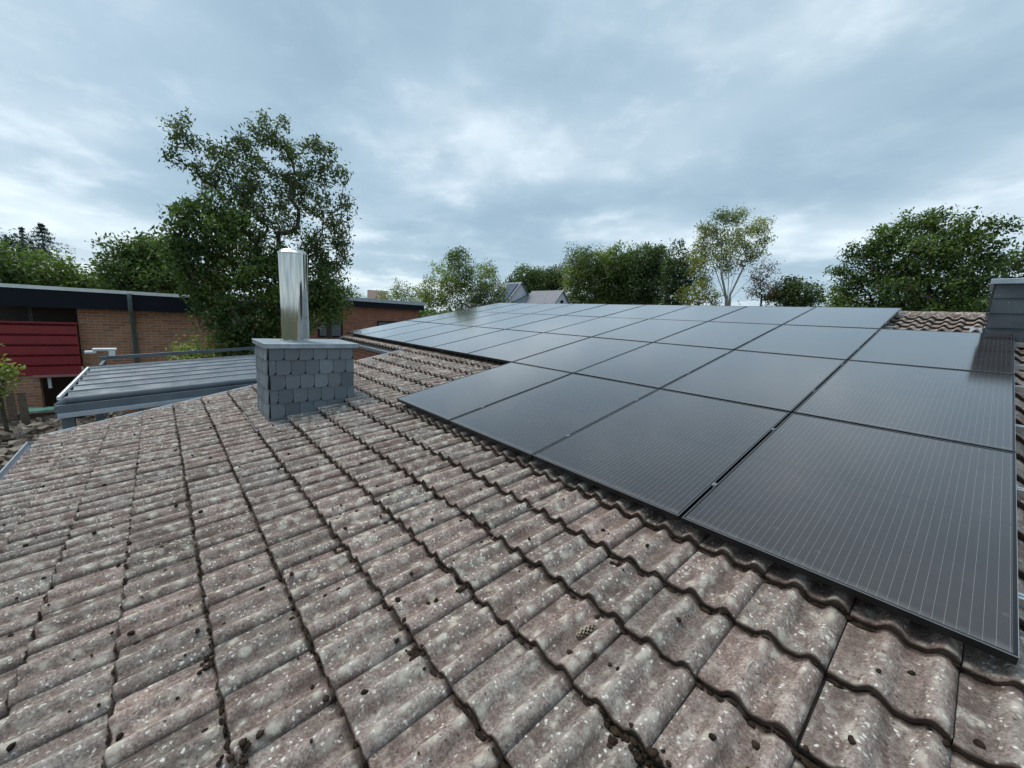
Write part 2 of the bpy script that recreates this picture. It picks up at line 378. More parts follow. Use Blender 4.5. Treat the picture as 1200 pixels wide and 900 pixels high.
# roof deck under the tiles, back slope, gable and eave walls
dk = MB()
def slab(u0, u1, v0, v1, n0, n1, mb):
    p = [W(u0, v0, n0), W(u1, v0, n0), W(u1, v1, n0), W(u0, v1, n0)]; q = [W(u0, v0, n1), W(u1, v0, n1), W(u1, v1, n1), W(u0, v1, n1)]
    mb.add(p + q, [(3, 2, 1, 0), (4, 5, 6, 7), (0, 1, 5, 4), (1, 2, 6, 5), (2, 3, 7, 6), (3, 0, 4, 7)])
slab(UL + .03, UR, V0 + .03, VW - .002, -.29, -.167, dk); slab(UW + .03, UR, VW + .03, VR - .05, -.29, -.165, dk)
hchild(dk, 'roof_deck', M_wood)
rz = W(0, VR, -.12)
bk = MB()
nx = 150
for j in range(2):
    pass
cols_ = [(UW + (UR - UW) * i / 240) for i in range(241)]
prv = []
for j in range(9):
    yy = rz[1] + .02 + j * .9; zz = rz[2] - j * .9 * math.tan(TH)
    prv.append([(c_, yy, zz + .02 * abs(math.sin((c_ - U0) / TU * 2 * math.pi))) for c_ in cols_])
for row in prv: bk.v += row
for j in range(8):
    for i in range(240): q = j * 241 + i; bk.f.append((q, q + 1, q + 242, q + 241)); bk.smooth.append(True)
o = hchild(bk, 'back_roof', M_tile)
at_ = o.data.color_attributes.new('tone', 'FLOAT_COLOR', 'POINT'); at_.data.foreach_set('color', np.tile(np.array([.4, .5, .4, 1], np.float32), len(bk.v)))
yb = rz[1] + 7.0
wl = MB()
def wallbox(x0, y0, x1, y1, zt0, zt1):                    # upright wall whose top runs from zt0 to zt1
    th = .3; d = Vector((x1 - x0, y1 - y0, 0)).normalized(); nn = Vector((-d.y, d.x, 0)) * th
    p = [(x0, y0, GZ), (x1, y1, GZ), (x1, y1, zt1), (x0, y0, zt0)]
    wl.poly([Vector(q) for q in p], nn)
def zr(y): return (y * math.tan(TH)) - .33
y0e = V0 * ct + .35; yw = VW * ct + .35; xg = UL + .25; xw = UW + .25
wallbox(UR - .3, y0e, xg, y0e, zr(y0e), zr(y0e)); wallbox(xg, y0e, xg, yw, zr(y0e), zr(yw))
wallbox(xg, yw, xw, yw, zr(yw), zr(yw)); wallbox(xw, yw, xw, rz[1], zr(yw), zr(rz[1])); wallbox(xw, rz[1], xw, yb, zr(rz[1]), zr(yw))
hchild(wl, 'wall', M_brick2)
# ridge tiles: overlapping half rounds
rt = MB(); q = UW
while q < UR:
    ln = .40; n = 9; prof = []
    for e_, u in enumerate((q, q + .02, q + ln)):
        r_ = .118 - .012 * e_ / 2; 
        for i in range(n): an = math.pi * (i / (n - 1)); prof.append((u, rz[1] + math.cos(an) * r_ * 1.1, rz[2] - .035 + math.sin(an) * r_ * .82 + rnd.gauss(0, .0012)))
    fs_ = [(e_ * n + i, e_ * n + i + 1, (e_ + 1) * n + i + 1, (e_ + 1) * n + i) for e_ in range(2) for i in range(n - 1)]
    fs_.append(tuple(range(n))[::-1]); rt.add(prof, fs_, True); q += .335 + rnd.gauss(0, .006)
o = hchild(rt, 'ridge_tiles', M_tile)
at_ = o.data.color_attributes.new('tone', 'FLOAT_COLOR', 'POINT'); at_.data.foreach_set('color', np.tile(np.array([.75, .7, .95, 1], np.float32), len(rt.v)))
# verge strip along the gable edges and flashing at the notch
vg = MB(); slab(UL - .035, UL + .005, V0 - .01, VW + .12, -.20, -.118, vg); slab(UL - .05, UL - .015, V0 - .02, VW + .1, -.30, -.11, vg)
hchild(vg, 'verge', M_greyl)
vg = MB(); slab(UW - .035, UW + .005, VW - .01, VR, -.26, -.118, vg); hchild(vg, 'verge', M_greyl)
def gutter(u0, u1, v):
    m = MB(); n = 11; r_ = .085; x0, x1 = u0, u1; c0 = Vector(W(0, v, -.19)); pr_ = []
    sec = [(math.cos(math.pi + math.pi * i / (n - 1)) * r_, math.sin(math.pi + math.pi * i / (n - 1)) * r_) for i in range(n)]
    sec = [(sec[0][0] - .012, sec[0][1] + .006), (sec[0][0] - .004, sec[0][1] + .012)] + sec
    sec2 = [(a_ * .93, b_ * .93 + .002) for a_, b_ in sec]
    for x in (x0, x1):
        for a_, b_ in sec + sec2[::-1]: pr_.append((x, c0.y + a_, c0.z + b_))
    k = len(sec) * 2; m.add(pr_, [(i, (i + 1) % k, k + (i + 1) % k, k + i) for i in range(k)], True)
    for x in (x0, x1):                                    # end caps
        cp = [(x, c0.y + a_, c0.z + b_) for a_, b_ in sec]; m.poly([Vector(p) for p in cp], (.004 if x == x1 else -.004, 0, 0))
    return m
hchild(gutter(UL - .09, UR, V0 - .070), 'gutter', M_greyl)
hchild(gutter(UW - .05, UL - .06, VW - .05), 'gutter', M_greyl)
eb = MB(); eb.box((UL, V0 * ct + .02 - .02 , W(0, V0, -.33)[2]), (UR, V0 * ct + .03, W(0, V0, -.19)[2])); hchild(eb, 'eave_board', M_wood)

# --------------------------- slate chimney with the steel flue (its base runs up the slope)
def set_tones(o, tl):
    a_ = o.data.color_attributes.new('tone', 'FLOAT_COLOR', 'POINT'); a_.data.foreach_set('color', np.array(tl, np.float32).ravel())
CX0, CX1, CY0, CY1 = -5.03, -4.335, -1.122, -.172
ztop = W(0, -1.177, -.13)[2] + .925
def zbase(y): return y * math.tan(TH) - .16
chim = MB()
p0 = [(CX0, CY0, zbase(CY0) - .1), (CX0, CY1, zbase(CY1) - .1), (CX0, CY1, ztop), (CX0, CY0, ztop)]
chim.poly([Vector(q) for q in p0], (CX1 - CX0, 0, 0))
chimney = hchild(chim, 'chimney', M_core); chimney['label'] = 'short chimney clad in round-cornered slates with a tall steel flue'
def slates(name, par, M0, width, zt, base, cw, rh, cut, rough_cut=True, mat_=M_slate):
    """rows of overlapping slates on one upright face; M0 maps (s along, z, out) to the world"""
    m = MB(); tl = []; r = 0; z1 = zt
    while z1 > min(base(0), base(width)) - rh:
        z0 = z1 - rh; off = (r % 2) * cw * .5 + rnd.uniform(-.01, .01); s = -off - (cw if r % 2 == 0 else 0)
        while s < width:
            a0, a1 = max(0, s), min(width, s + cw)
            if a1 - a0 > .02:
                n0 = .008 + rnd.uniform(0, .002); jz = rnd.uniform(-.003, .003)
                sh = [(a0 + .001, z1), (a0 + .001, z0 + jz)]
                if a1 >= width - 1e-6 or cut == 0: sh += [(a1 - .0035, z0 + jz)]
                else:
                    c = cut
                    for i in range(6):
                        an = -math.pi / 2 + math.pi / 2 * i / 5; sh.append((a1 - .0035 - c + c * math.cos(an) , z0 + jz + c + c * math.sin(an)))
                sh += [(a1 - .0035, z1)]
                bz = [(q[0], max(q[1], base(q[0]))) for q in sh]
                if bz[0][1] - min(q[1] for q in bz) > .004:
                    def outn(z): return .004 + (z1 - z) / rh * .012
                    f1 = [M0(q[0], q[1], outn(q[1]) + n0 * .5 + .004) for q in bz]; f0 = [M0(q[0], q[1], outn(q[1]) - .002) for q in bz]
                    n = len(bz); m.add(f1 + f0, [tuple(range(n))] + [((i + 1) % n, i, n + i, n + (i + 1) % n) for i in range(n)])
                    tl += [(min(1, max(0, rnd.gauss(.45, .25))), 0, 0, 1)] * (2 * n)
            s += cw
        z1 = z0; r += 1
    o = m.build(name, mat_, par); set_tones(o, tl); return o
slates('slate_cladding', chimney, lambda s, z, n: (CX1 + n, CY0 + s, z), CY1 - CY0, ztop - .01, lambda s: zbase(CY0 + s) + .05, .156, .168, .05)
slates('slate_cladding', chimney, lambda s, z, n: (CX1 - s, CY0 - n, z), CX1 - CX0, ztop - .01, lambda s: zbase(CY0) + .05, .156, .168, .05)
slates('slate_cladding', chimney, lambda s, z, n: (CX0 - n, CY1 - s, z), CY1 - CY0, ztop - .01, lambda s: zbase(CY1 - s) + .05, .156, .168, .05)
cp = MB(); cp.box((CX0 - .040, CY0 - .040, ztop - .040), (CX1 + .045, CY1 + .045, ztop + .012), None, .004); cp.box((CX0 - .045, CY0 - .045, ztop + .000), (CX1 + .050, CY1 + .050, ztop + .016), None, .003)
cp.build('cap', M_zinc, chimney)
fx, fy = -4.66, -.765
fl = MB(); fr = .156
fl.lathe([(fr + .012, 0), (fr + .012, .012), (fr, .018), (fr, .47), (fr, 1.030), (fr + .005, 1.032), (fr + .005, 1.050), (fr * .84, 1.085), (fr * .80, 1.087), (fr * .78, 1.05), (fr * .66, .5), (0, .5)], (fx, fy, ztop + .016), 48)
flo = fl.build('flue', M_steel, chimney)
try: flo.data.set_sharp_from_angle(angle=R(35))
except Exception: pass
sm_ = MB(); sm_.box((fx + fr - .004, fy - .012, ztop + .03), (fx + fr + .003, fy - .004, ztop + 1.02)); sm_.build('flue_seam', M_steel, chimney)
fg = MB()
def flash(u0, u1, v0, v1, n=-.128, th=.012, mb=fg):
    slab(u0, u1, v0, v1, n - th, n, mb)
V_a, V_b = (CY0) / ct, (CY1) / ct
flash(CX0 - .14, CX1 + .15, V_a - .20, V_a + .0, -.112); flash(CX1 + .0, CX1 + .15, V_a + .002, V_b + .12, -.110); flash(CX0 - .14, CX0 - .0, V_a + .002, V_b + .12, -.110); flash(CX0 + .002, CX1 - .002, V_b, V_b + .16, -.108)
# upstands
fg.poly([Vector(q) for q in [(CX1 + .012, CY0 - .02, zbase(CY0) + .01), (CX1 + .012, CY1 + .01, zbase(CY1) + .01), (CX1 + .012, CY1 + .01, zbase(CY1) + .075), (CX1 + .012, CY0 - .02, zbase(CY0) + .075)]], (.006, 0, 0))
fg.poly([Vector(q) for q in [(CX0 - .01, CY0 - .014, zbase(CY0) + .0), (CX1 + .02, CY0 - .014, zbase(CY0) + .0), (CX1 + .02, CY0 - .014, zbase(CY0) + .075), (CX0 - .01, CY0 - .014, zbase(CY0) + .075)]], (0, -.006, 0))
fg.build('flashing', M_lead, chimney)

# --------------------------- second, wide slate-clad chimney near the ridge
DX0, DX1, DY0, DY1 = .905, 2.35, 5.345, 6.15
zt2 = W(0, 5.45, -.13)[2] + .735
c2_ = MB(); p0 = [(DX0, DY0, zbase(DY0) - .1), (DX0, DY1, zbase(DY1) - .1), (DX0, DY1, zt2), (DX0, DY0, zt2)]
c2_.poly([Vector(q) for q in p0], (DX1 - DX0, 0, 0)); chimney2 = hchild(c2_, 'chimney', M_dslate); chimney2['label'] = 'wide dark chimney near the ridge clad in large rectangular slates'
slates('slate_cladding', chimney2, lambda s, z, n: (DX0 + s, DY0 - n, z), DX1 - DX0, zt2 - .03, lambda s: zbase(DY0) + .04, .62, .172, 0, mat_=M_dslate)
slates('slate_cladding', chimney2, lambda s, z, n: (DX0 - n, DY1 - s, z), DY1 - DY0, zt2 - .03, lambda s: zbase(DY1 - s) + .04, .42, .172, 0, mat_=M_dslate)
cp = MB(); cp.box((DX0 - .045, DY0 - .045, zt2 - .045), (DX1 + .04, DY1 + .04, zt2 + .014), None, .004); cp.build('cap', M_zinc, chimney2)
fg = MB(); VA, VB = DY0 / ct, DY1 / ct
slab(DX0 - .13, DX1 + .1, VA - .15, VA, -.12, -.108, fg); slab(DX0 - .13, DX0, VA + .002, VB + .1, -.12, -.106, fg)
fg.build('flashing', M_zinc, chimney2)

# ---------------------------------------------------------------- solar array
VB_ = [0, 1.815, 3.64, 5.455, 7.235]; PW, PH, PT = 1.134, 1.790, .035; PITCH = 1.1525
pf = MB(); e_ = .0115
for a_, b_ in (((0, 0, -PT), (PW, e_, 0)), ((0, PH - e_, -PT), (PW, PH, 0)), ((0, e_, -PT), (e_, PH - e_, 0)), ((PW - e_, e_, -PT), (PW, PH - e_, 0))): pf.box(a_, b_, None, .0012)
pe = MB()                                                # bevel highlight of the frame, painted on as pale edge strips
k_ = .0012
for a_, b_ in (((-.0006, -.0006, -.0022), (PW + .0006, k_, .0006)), ((-.0006, PH - k_, -.0022), (PW + .0006, PH + .0006, .0006)), ((-.0006, k_, -.0022), (k_, PH - k_, .0006)), ((PW - k_, k_, -.0022), (PW + .0006, PH - k_, .0006))): pe.box(a_, b_)
M_edge = mat('frame_edge_highlight', (.33, .34, .35), .35, .7)
pg = MB(); pg.box((e_, e_, -.008), (PW - e_, PH - e_, -.0022))
pb = MB(); pb.box((.02, .02, -.03), (PW - .02, PH - .02, -.026))
panel0 = empty('solar_panel', (0, 0, 0), (TH, 0, 0))
pf.build('frame', M_frame, panel0); pg.build('glass', M_cell, panel0); pe.build('frame_highlight_strips', M_edge, panel0)
rown = ['bottom', 'second', 'third', 'top']
nth = ['rightmost', 'second from the right', 'third from the right', 'fourth from the right', 'fifth from the right', 'sixth from the right', 'seventh from the right', 'eighth from the right', 'second from the left', 'leftmost']
cells = []
for r_ in range(4):
    c0, c1 = (-3, 1) if r_ == 0 else (-9, 1) if r_ < 3 else (-9, 0)
    for c_ in range(c0, c1): cells.append((r_, c_, c1 - c0, c1 - 1 - c_))
first = True
for r_, c_, n, k in cells:
    if first: o = panel0; first = False
    else:
        o = panel0.copy(); C.objects.link(o)
        for ch in panel0.children: d = ch.copy(); C.objects.link(d); d.parent = o
    u = c_ * PITCH - .008
    v = VB_[r_] + (VB_[r_ + 1] - VB_[r_] - PH) / 2 - .002
    if r_ == 3: v = VB_[3] + .006
    o.location = W(u + rnd.gauss(0, .001), v, rnd.gauss(0, .0012)); o.rotation_euler = (TH + rnd.gauss(0, .0009), rnd.gauss(0, .0009), 0)
    if k == 0: wh = 'rightmost'
    elif k == n - 1: wh = 'leftmost'
    elif k == n - 2 and n > 4: wh = 'second from the left'
    else: wh = nth[k]
    tag(o, 'black solar panel, %s in the %s row of the array%s' % (wh, rown[r_], ', nearest the camera' if (r_ == 0 and k == 0) else ''), 'solar panel', 'black solar panels on the roof slope')
# rails with their clamps; ends stick out at the right of the array
rv = [.42, 1.40, 2.42, 3.42, 4.16, 5.18, 5.85, 6.85]
rl = ['lowest', 'second', 'third', 'fourth', 'fifth', 'sixth', 'seventh', 'topmost']
for i, v in enumerate(rv):
    rr = 0 if v < 1.8 else 1 if v < 3.6 else 2 if v < 5.4 else 3
    ua = -3.52 if rr == 0 else -10.42; ub = 1.42 if rr < 3 else .06
    rt_ = empty('mounting_rail', W(ua, v, -.04), (TH, 0, 0))
    tag(rt_, 'silver aluminium rail under the solar panels, %s of eight counted up from the eave' % rl[i], 'mounting rail', 'mounting rails under the solar panels')
    m = MB(); ln = ub - ua; m.box((0, -.018, -.040), (ln, .018, -.004)); m.box((0, -.019, -.004), (ln, -.006, .001)); m.box((0, .006, -.004), (ln, .019, .001))
    m.build('rail', M_rail, rt_)
    hk = [x for x in np.arange(ln - .17, 0, -1.2)]
    m = MB()
    for x in hk[:1]: 
        m.box((x - .015, -.06, -.075), (x + .015, -.019, -.01)); m.box((x - .02, -.075, -.10), (x + .02, .05, -.092)); m.tube([(x, -.045, -.02), (x, -.045, .014)], .006, 8)
        m.box((x - .02, -.052, -.012), (x + .02, .012, -.003 + .008))
    m.build('roof_hook', M_rail, rt_)
    cl = [c_ * PITCH for c_ in range(-2 if rr == 0 else -8, 1)] + ([.0] if rr == 3 else [])
    for c_ in sorted(set(cl)):
        m = MB(); uu = c_ - ua - .017; m.box((uu - .012, -.015, .0415), (uu + .012, .015, .0435)); m.box((uu - .004, -.02, .0), (uu + .004, .02, .0415)); m.tube([(uu, 0, .0435), (uu, 0, .047)], .0045, 6)
        m.build('clamp', M_clamp, rt_)

# ---------------------------------------------------------------- things lying on the tiles
def surf(u, v):                                           # height of the tile surface there
    j = math.floor((v - V0) / TV); tt = (v - V0) / TV - j; s = ((u - U0) / TU) % 1.0
    return N0 + .036 * (1 - tt) + tile_h(s)
RM = Matrix.Rotation(TH, 3, 'X')
ms = MB()
for i in range(6500):                                     # packed in the course joints
    u = rnd.uniform(-6.5, 3.2); j = rnd.randrange(0, 12 if u > -3.4 else 16); v = V0 + j * TV - rnd.uniform(.0, .014)
    if noise.noise(Vector((u * 1.3, j * 2.3, 4))) < -.1 and rnd.random() < .7: continue
    if CX0 - .2 < u < CX1 + .2 and -1.5 < v < .1: continue
    s = ((u - U0) / TU) % 1.0
    nn = N0 + tile_h(s) * .95 + .004
    if s < .16 or .58 < s < .72: r_ = rnd.uniform(.007, .015)
    else: r_ = rnd.uniform(.004, .009)
    ms.lump(W(u, v, nn), r_, (rnd.uniform(1.2, 2.6), .8, .6), 7, 4, .35, RM)
for i in range(1300):                                      # little dark cushions and droppings in the troughs
    u = rnd.uniform(-6.4, 3.3); v = rnd.uniform(V0 + .1, 2.6)
    if v > -.1 and u > -3.3: continue
    if CX0 - .2 < u < CX1 + .2 and -1.5 < v < .1: continue
    r_ = rnd.choice((.004, .005, .006, .008, .010, .012)); s = ((u - U0) / TU) % 1.0
    M3 = RM @ Matrix.Rotation(rnd.random() * 6.28, 3, 'Z')
    ms.lump(W(u, v, surf(u, v) + r_ * .25), r_, (1.3, .95, .8), 8, 5, .22, M3)
for (u, v, n, sp_) in [(U0 + .31 * a_ + b_, V0 + TV * c_ + d_, n_, s_) for a_, b_, c_, d_, n_, s_ in
        [(0, .22, 7.0, -.03, 16, .028), (-2, .05, 6, -.02, 14, .026), (-3, .25, 7, -.03, 12, .024), (1, .02, 7, -.02, 18, .03), (0, .06, 5, -.03, 22, .034), (-1, .06, 5, -.04, 14, .028), (-5, .06, 6, -.03, 12, .024), (2, .26, 6, -.03, 12, .022), (-4, .08, 4, -.03, 16, .03), (-1, .08, 9, -.03, 10, .02), (3, .06, 6, -.03, 14, .026), (-7, .06, 8, -.03, 10, .02), (-2, .02, 4.02, .0, 18, .03)]]:
    for i in range(n):
        a_, b_ = u + rnd.gauss(0, sp_), v + rnd.gauss(0, sp_ * .6); r_ = rnd.uniform(.006, .013)
        ms.lump(W(a_, b_, surf(a_, b_) + r_ * .2), r_, (1.2, 1, .6), 8, 5, .35, RM)
tag(ms.build('moss', M_moss), 'dark brown moss and litter caught between the roof tiles', 'moss', kind='stuff')

# the pine cone
cu, cv = -.006, -.80
M_cone = weathered('cone_scales', (.46, .41, .32), (.22, .17, .12), 60, .85, 0, .3)
pc = MB(); Lc = .070; ax = (pray(0, 0) * 0)
for r_ in range(10):
    tt = r_ / 9; rad = .0105 * math.sin(math.pi * (.12 + .82 * tt)) ** .7; 
    for k in range(6):
        an = 2 * math.pi * (k + .5 * (r_ % 2)) / 6; y = (tt - .5) * Lc
        d = Vector((math.cos(an), 0, math.sin(an))); tn_ = Vector((-math.sin(an), 0, math.cos(an)))
        b0 = Vector((0, y, 0)) + d * rad * .45; tip = Vector((0, y + .0060, 0)) + d * (rad + .0040)
        wv = tn_ * (rad * .40)
        pc.add([b0 - wv, b0 + wv, tip + wv * .7 , tip + Vector((0, .0012, 0)), tip - wv * .7, tip * 1.0 + Vector((0, -.0022, 0)) - d * .0012], [(0, 1, 2, 3, 4), (4, 3, 2, 5)])
co = pc.build('pine_cone', M_cone); pk_ = MB(); pk_.tube([(0, -Lc / 2, 0), (0, -.015, 0), (0, .012, 0), (0, Lc / 2, 0)], [.004, .0088, .0085, .003], 8); pk_.build('core', M_moss, co); zc = W(cu, cv, surf(cu, cv) + .019); co.location = zc; co.rotation_euler = (TH, 0, R(-12)); co.scale = (1.45, 1.45, 1.45)
tag(co, 'single spruce cone lying on a tile in the middle of the foreground', 'pine cone')
# dry twigs and needles
def from_px(px, py, n=-.125):
    d = pray(px, py); nv = Vector((0, -st, ct)); tt_ = (n - CAM.dot(nv)) / d.dot(nv); p = CAM + d * tt_
    return p.x, p.y * ct + p.z * st
M_twig = mat('dry_stalk', (.46, .42, .34), .8)
tw = [((652, 590), (666, 563), .05), ((682, 813), (688, 790), .03), ((640, 590), (618, 600), .008), ((560, 640), (585, 625), .006), ((575, 592), (566, 606), .006), ((430, 690), (410, 705), .006), ((210, 720), (233, 705), .02), ((322, 590), (350, 576), .01), ((740, 640), (752, 652), .01), ((880, 785), (872, 800), .02), ((130, 610), (100, 622), .006), ((560, 660), (600, 668), .004), ((520, 600), (500, 607), .006), ((950, 660), (962, 668), .004)]
desc = ['pale dry stalk leaning up beside the lower edge of the panels', 'short pale stalk standing in a tile joint below the cone', 'pale dry stalk lying left of the leaning stalk', 'thin pale needle lying flat in the middle tiles', 'short curled stalk at a tile joint in mid roof', 'thin needle lying left of the middle of the roof', 'bent pale needle on the tiles in the lower left', 'long thin needle just below the slate chimney', 'small stalk at a joint near the panel edge', 'short white stalk curled on a lichen-covered tile at lower right', 'thin pale needle at the far left of the tiles', 'long flat needle across a joint in the middle tiles', 'pale needle on the tiles right of the chimney foot', 'tiny stalk at the lower edge of the right panels']
for (a_, b_, h_), ds in zip(tw, desc):
    u0, v0 = from_px(*a_); u1, v1 = from_px(*b_)
    L_ = math.hypot(u1 - u0, v1 - v0)
    if L_ > .14: u1 = u0 + (u1 - u0) * .14 / L_; v1 = v0 + (v1 - v0) * .14 / L_
    um, vm_ = (u0 + u1) / 2 + rnd.gauss(0, .005), (v0 + v1) / 2 + rnd.gauss(0, .005)
    m = MB(); m.tube([W(u0, v0, surf(u0, v0) + .003), W(um, vm_, max(surf(um, vm_) + .003, surf(u0, v0) + h_ * .6)), W(u1, v1, max(surf(u1, v1) + .003, surf(u0, v0) + h_))], [.0016, .0014, .0008], 5)
    tag(m.build('dry_stalk', M_twig, None, W(u0, v0, surf(u0, v0))), ds, 'stalk', 'dry stalks lying on the tiles')

# ---------------------------------------------------------------- grey louvred pergola roof in the corner of the house
pgl = empty('pergola', (-9.3, -1.7, GZ)); tag(pgl, 'grey metal pergola with louvre blades beside the left edge of the tiled roof', 'pergola')
def pz(y, dz=0.): return -.447 + .07 * (y + 3.10) + dz
def pbar(name, x0, x1, y0, y1, z0, z1, m, parent=pgl):
    q = MB(); q.add([(x, y, pz(y) + z) for z in (z0, z1) for y in (y0, y1) for x in (x0, x1)], [(0, 2, 3, 1), (4, 5, 7, 6), (0, 1, 5, 4), (2, 6, 7, 3), (0, 4, 6, 2), (1, 3, 7, 5)])
    o = q.build(name, m); o.parent = parent; o.matrix_parent_inverse = Matrix.Translation(-Vector(parent.location)); return o
YA, YB, XA, XB = -3.15, -.20, -10.5, -7.13
pbar('beam', XB - .10, XB + .10, YA, YB + .9, -.22, -.045, M_grey)
pbar('beam', XB + .103, XB + .15, YA + .02, YB + .9, -.21, -.15, M_greyl)
q = MB(); q.tube([(XB, YA + .10, pz(YA + .1) - .12), (XB, YA + .03, pz(YA) - .04), (XB, YA + .10, pz(YA + .1)), (XB, YA + .3, pz(YA + .3)), (XB, YB + .9, pz(YB + .9))], .055, 12)
o = q.build('rail_tube', M_grey); o.parent = pgl; o.matrix_parent_inverse = Matrix.Translation(-Vector(pgl.location))
nb = 6
for i in range(nb):
    xc = XB - .42 - i * (XB - .42 - XA - .35) / (nb - 1)
    m = MB(); zt = .02
    for ya, yb_ in ((YA + .06, YB - .03),):
        pts = [(xc + .15, -.19), (xc + .05, -.08), (xc - .13, .030), (xc - .14, .012), (xc + .04, -.10), (xc + .135, -.205)]
        m.add([(x, ya, pz(ya) + z) for x, z in pts] + [(x, yb_, pz(yb_) + z) for x, z in pts], [(0, 1, 2, 3, 4, 5), (11, 10, 9, 8, 7, 6)] + [((k + 1) % 6, k, 6 + k, 6 + (k + 1) % 6) for k in range(6)])
    o = m.build('louvre_blade', M_grey); o.parent = pgl; o.matrix_parent_inverse = Matrix.Translation(-Vector(pgl.location))
    pbar('blade_edge', xc - .155, xc - .130, YA + .06, YB - .03, .022, .046, M_greyl)
pbar('beam', XA - .12, XA - .02, YA, YB, -.16, .03, M_grey); pbar('end_strip', XA, XB - .1, YA + .0, YA + .03, .0, .045, M_white); pbar('end_strip', XA, XB - .1, YB + .0, YB + .05, -.03, .045, M_white)
pbar('beam', XA, XB, YA + .03, YA + .10, -.24, -.05, M_grey); pbar('far_rail', XA - 1.15, XA - 1.07, YA + .1, YB + .15, .05, .12, M_grey); pbar('beam', XA - 1.07, XA - .12, YA + .15, YA + .2, -.05, .05, M_grey); pbar('beam', XA - 1.07, XA - .12, YB, YB + .05, -.05, .05, M_grey)
for x, y in ((XA, YA + .1), (XB, YA + .1), (XA, YB)):
    pbar('post', x - .06, x + .06, y - .06, y + .06, GZ - pz(y), -.05, M_grey)
q = MB(); bx_, by_ = XA - 1.1, -2.85; bz_ = pz(by_) + .12
q.box((bx_ - .05, by_ - .05, bz_), (bx_ + .05, by_ + .05, bz_ + .12)); q.box((bx_ - .06, by_ - .30, bz_ + .12), (bx_ + .06, by_ + .08, bz_ + .17), None, .01); q.box((bx_ - .05, by_ - .42, bz_ + .06), (bx_ + .05, by_ - .24, bz_ + .115), None, .01)
o = q.build('bracket', M_white); o.parent = pgl; o.matrix_parent_inverse = Matrix.Translation(-Vector(pgl.location))

# ---------------------------------------------------------------- neighbour's flat-roofed building on the left
XN = -18.0
nb_ = empty('flat_roofed_building', (XN, -3, GZ)); tag(nb_, 'low brown brick building at left with dark fascia and red boarded balcony', 'building')
def nbx(name, a_, b_, m, parent=nb_, root=None):
    q = MB(); q.box(a_, b_); o = q.build(name, m)
    rt__ = root or nb_
    o.parent = parent
    if parent == rt__: o.matrix_parent_inverse = Matrix.Translation(-Vector(rt__.location))
    return o
nbx('wall', (XN - 5, -3.97, GZ), (XN, .9, .62), M_brick)
nbx('fascia', (XN - 5.6, -6.6, .545), (XN + .35, 1.4, 1.10), M_fascia)
nbx('roof', (XN - 5.55, -6.55, 1.10), (XN + .30, 1.35, 1.125), M_soil); nbx('roof_trim', (XN + .28, -6.6, 1.075), (XN + .375, 1.42, 1.18), M_white)
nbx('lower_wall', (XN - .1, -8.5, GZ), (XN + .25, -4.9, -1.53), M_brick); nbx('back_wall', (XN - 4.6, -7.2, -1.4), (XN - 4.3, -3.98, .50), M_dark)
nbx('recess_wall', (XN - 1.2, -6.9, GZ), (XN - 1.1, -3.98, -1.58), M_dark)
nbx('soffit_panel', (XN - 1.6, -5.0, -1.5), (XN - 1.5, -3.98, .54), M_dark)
rb = MB(); zz = -1.50; hh = 1.57 / 5
for i in range(5):
    z0 = zz + i * hh; y0, y1 = -7.6, -3.98
    for xx, zz0, zz1 in ((XN + .32, z0, z0 + hh * .74), (XN + .22, z0 + hh * .74, z0 + hh)): rb.box((xx - .05, y0, zz0), (xx, y1, zz1))
    rb.add([(XN + .32, y0, z0 + hh * .74), (XN + .32, y1, z0 + hh * .74), (XN + .22, y1, z0 + hh * .88), (XN + .22, y0, z0 + hh * .88)], [(0, 1, 2, 3)])
o = rb.build('red_cladding', M_red); o.parent = nb_; o.matrix_parent_inverse = Matrix.Translation(-Vector(nb_.location))
M_sill = weathered('pink_sill', (.34, .17, .16), (.26, .12, .12), 5, .6, 0, 0)
nbx('balcony_sill', (XN - .1, -5.0, -1.575), (XN + .40, -3.9, -1.51), M_sill); nbx('balcony_top', (XN + .2, -7.6, .07), (XN + .36, -3.97, .11), M_red)
nbx('post', (XN - .1, -4.98, .1), (XN - .0, -4.9, .545), M_dark); nbx('bracket', (XN + .1, -4.75, -1.95), (XN + .16, -4.68, -1.575), M_white)
dp = MB(); dp.tube([(XN + .42, -2.70, 1.1), (XN + .42, -2.70, .50), (XN + .10, -2.68, .40), (XN + .10, -2.68, GZ)], .062, 10)
M_pipe = weathered('green_grey_pipe', (.16, .21, .21), (.11, .15, .15), 5, .5, .2, 0)
o = dp.build('downpipe', M_pipe); o.parent = nb_; o.matrix_parent_inverse = Matrix.Translation(-Vector(nb_.location))
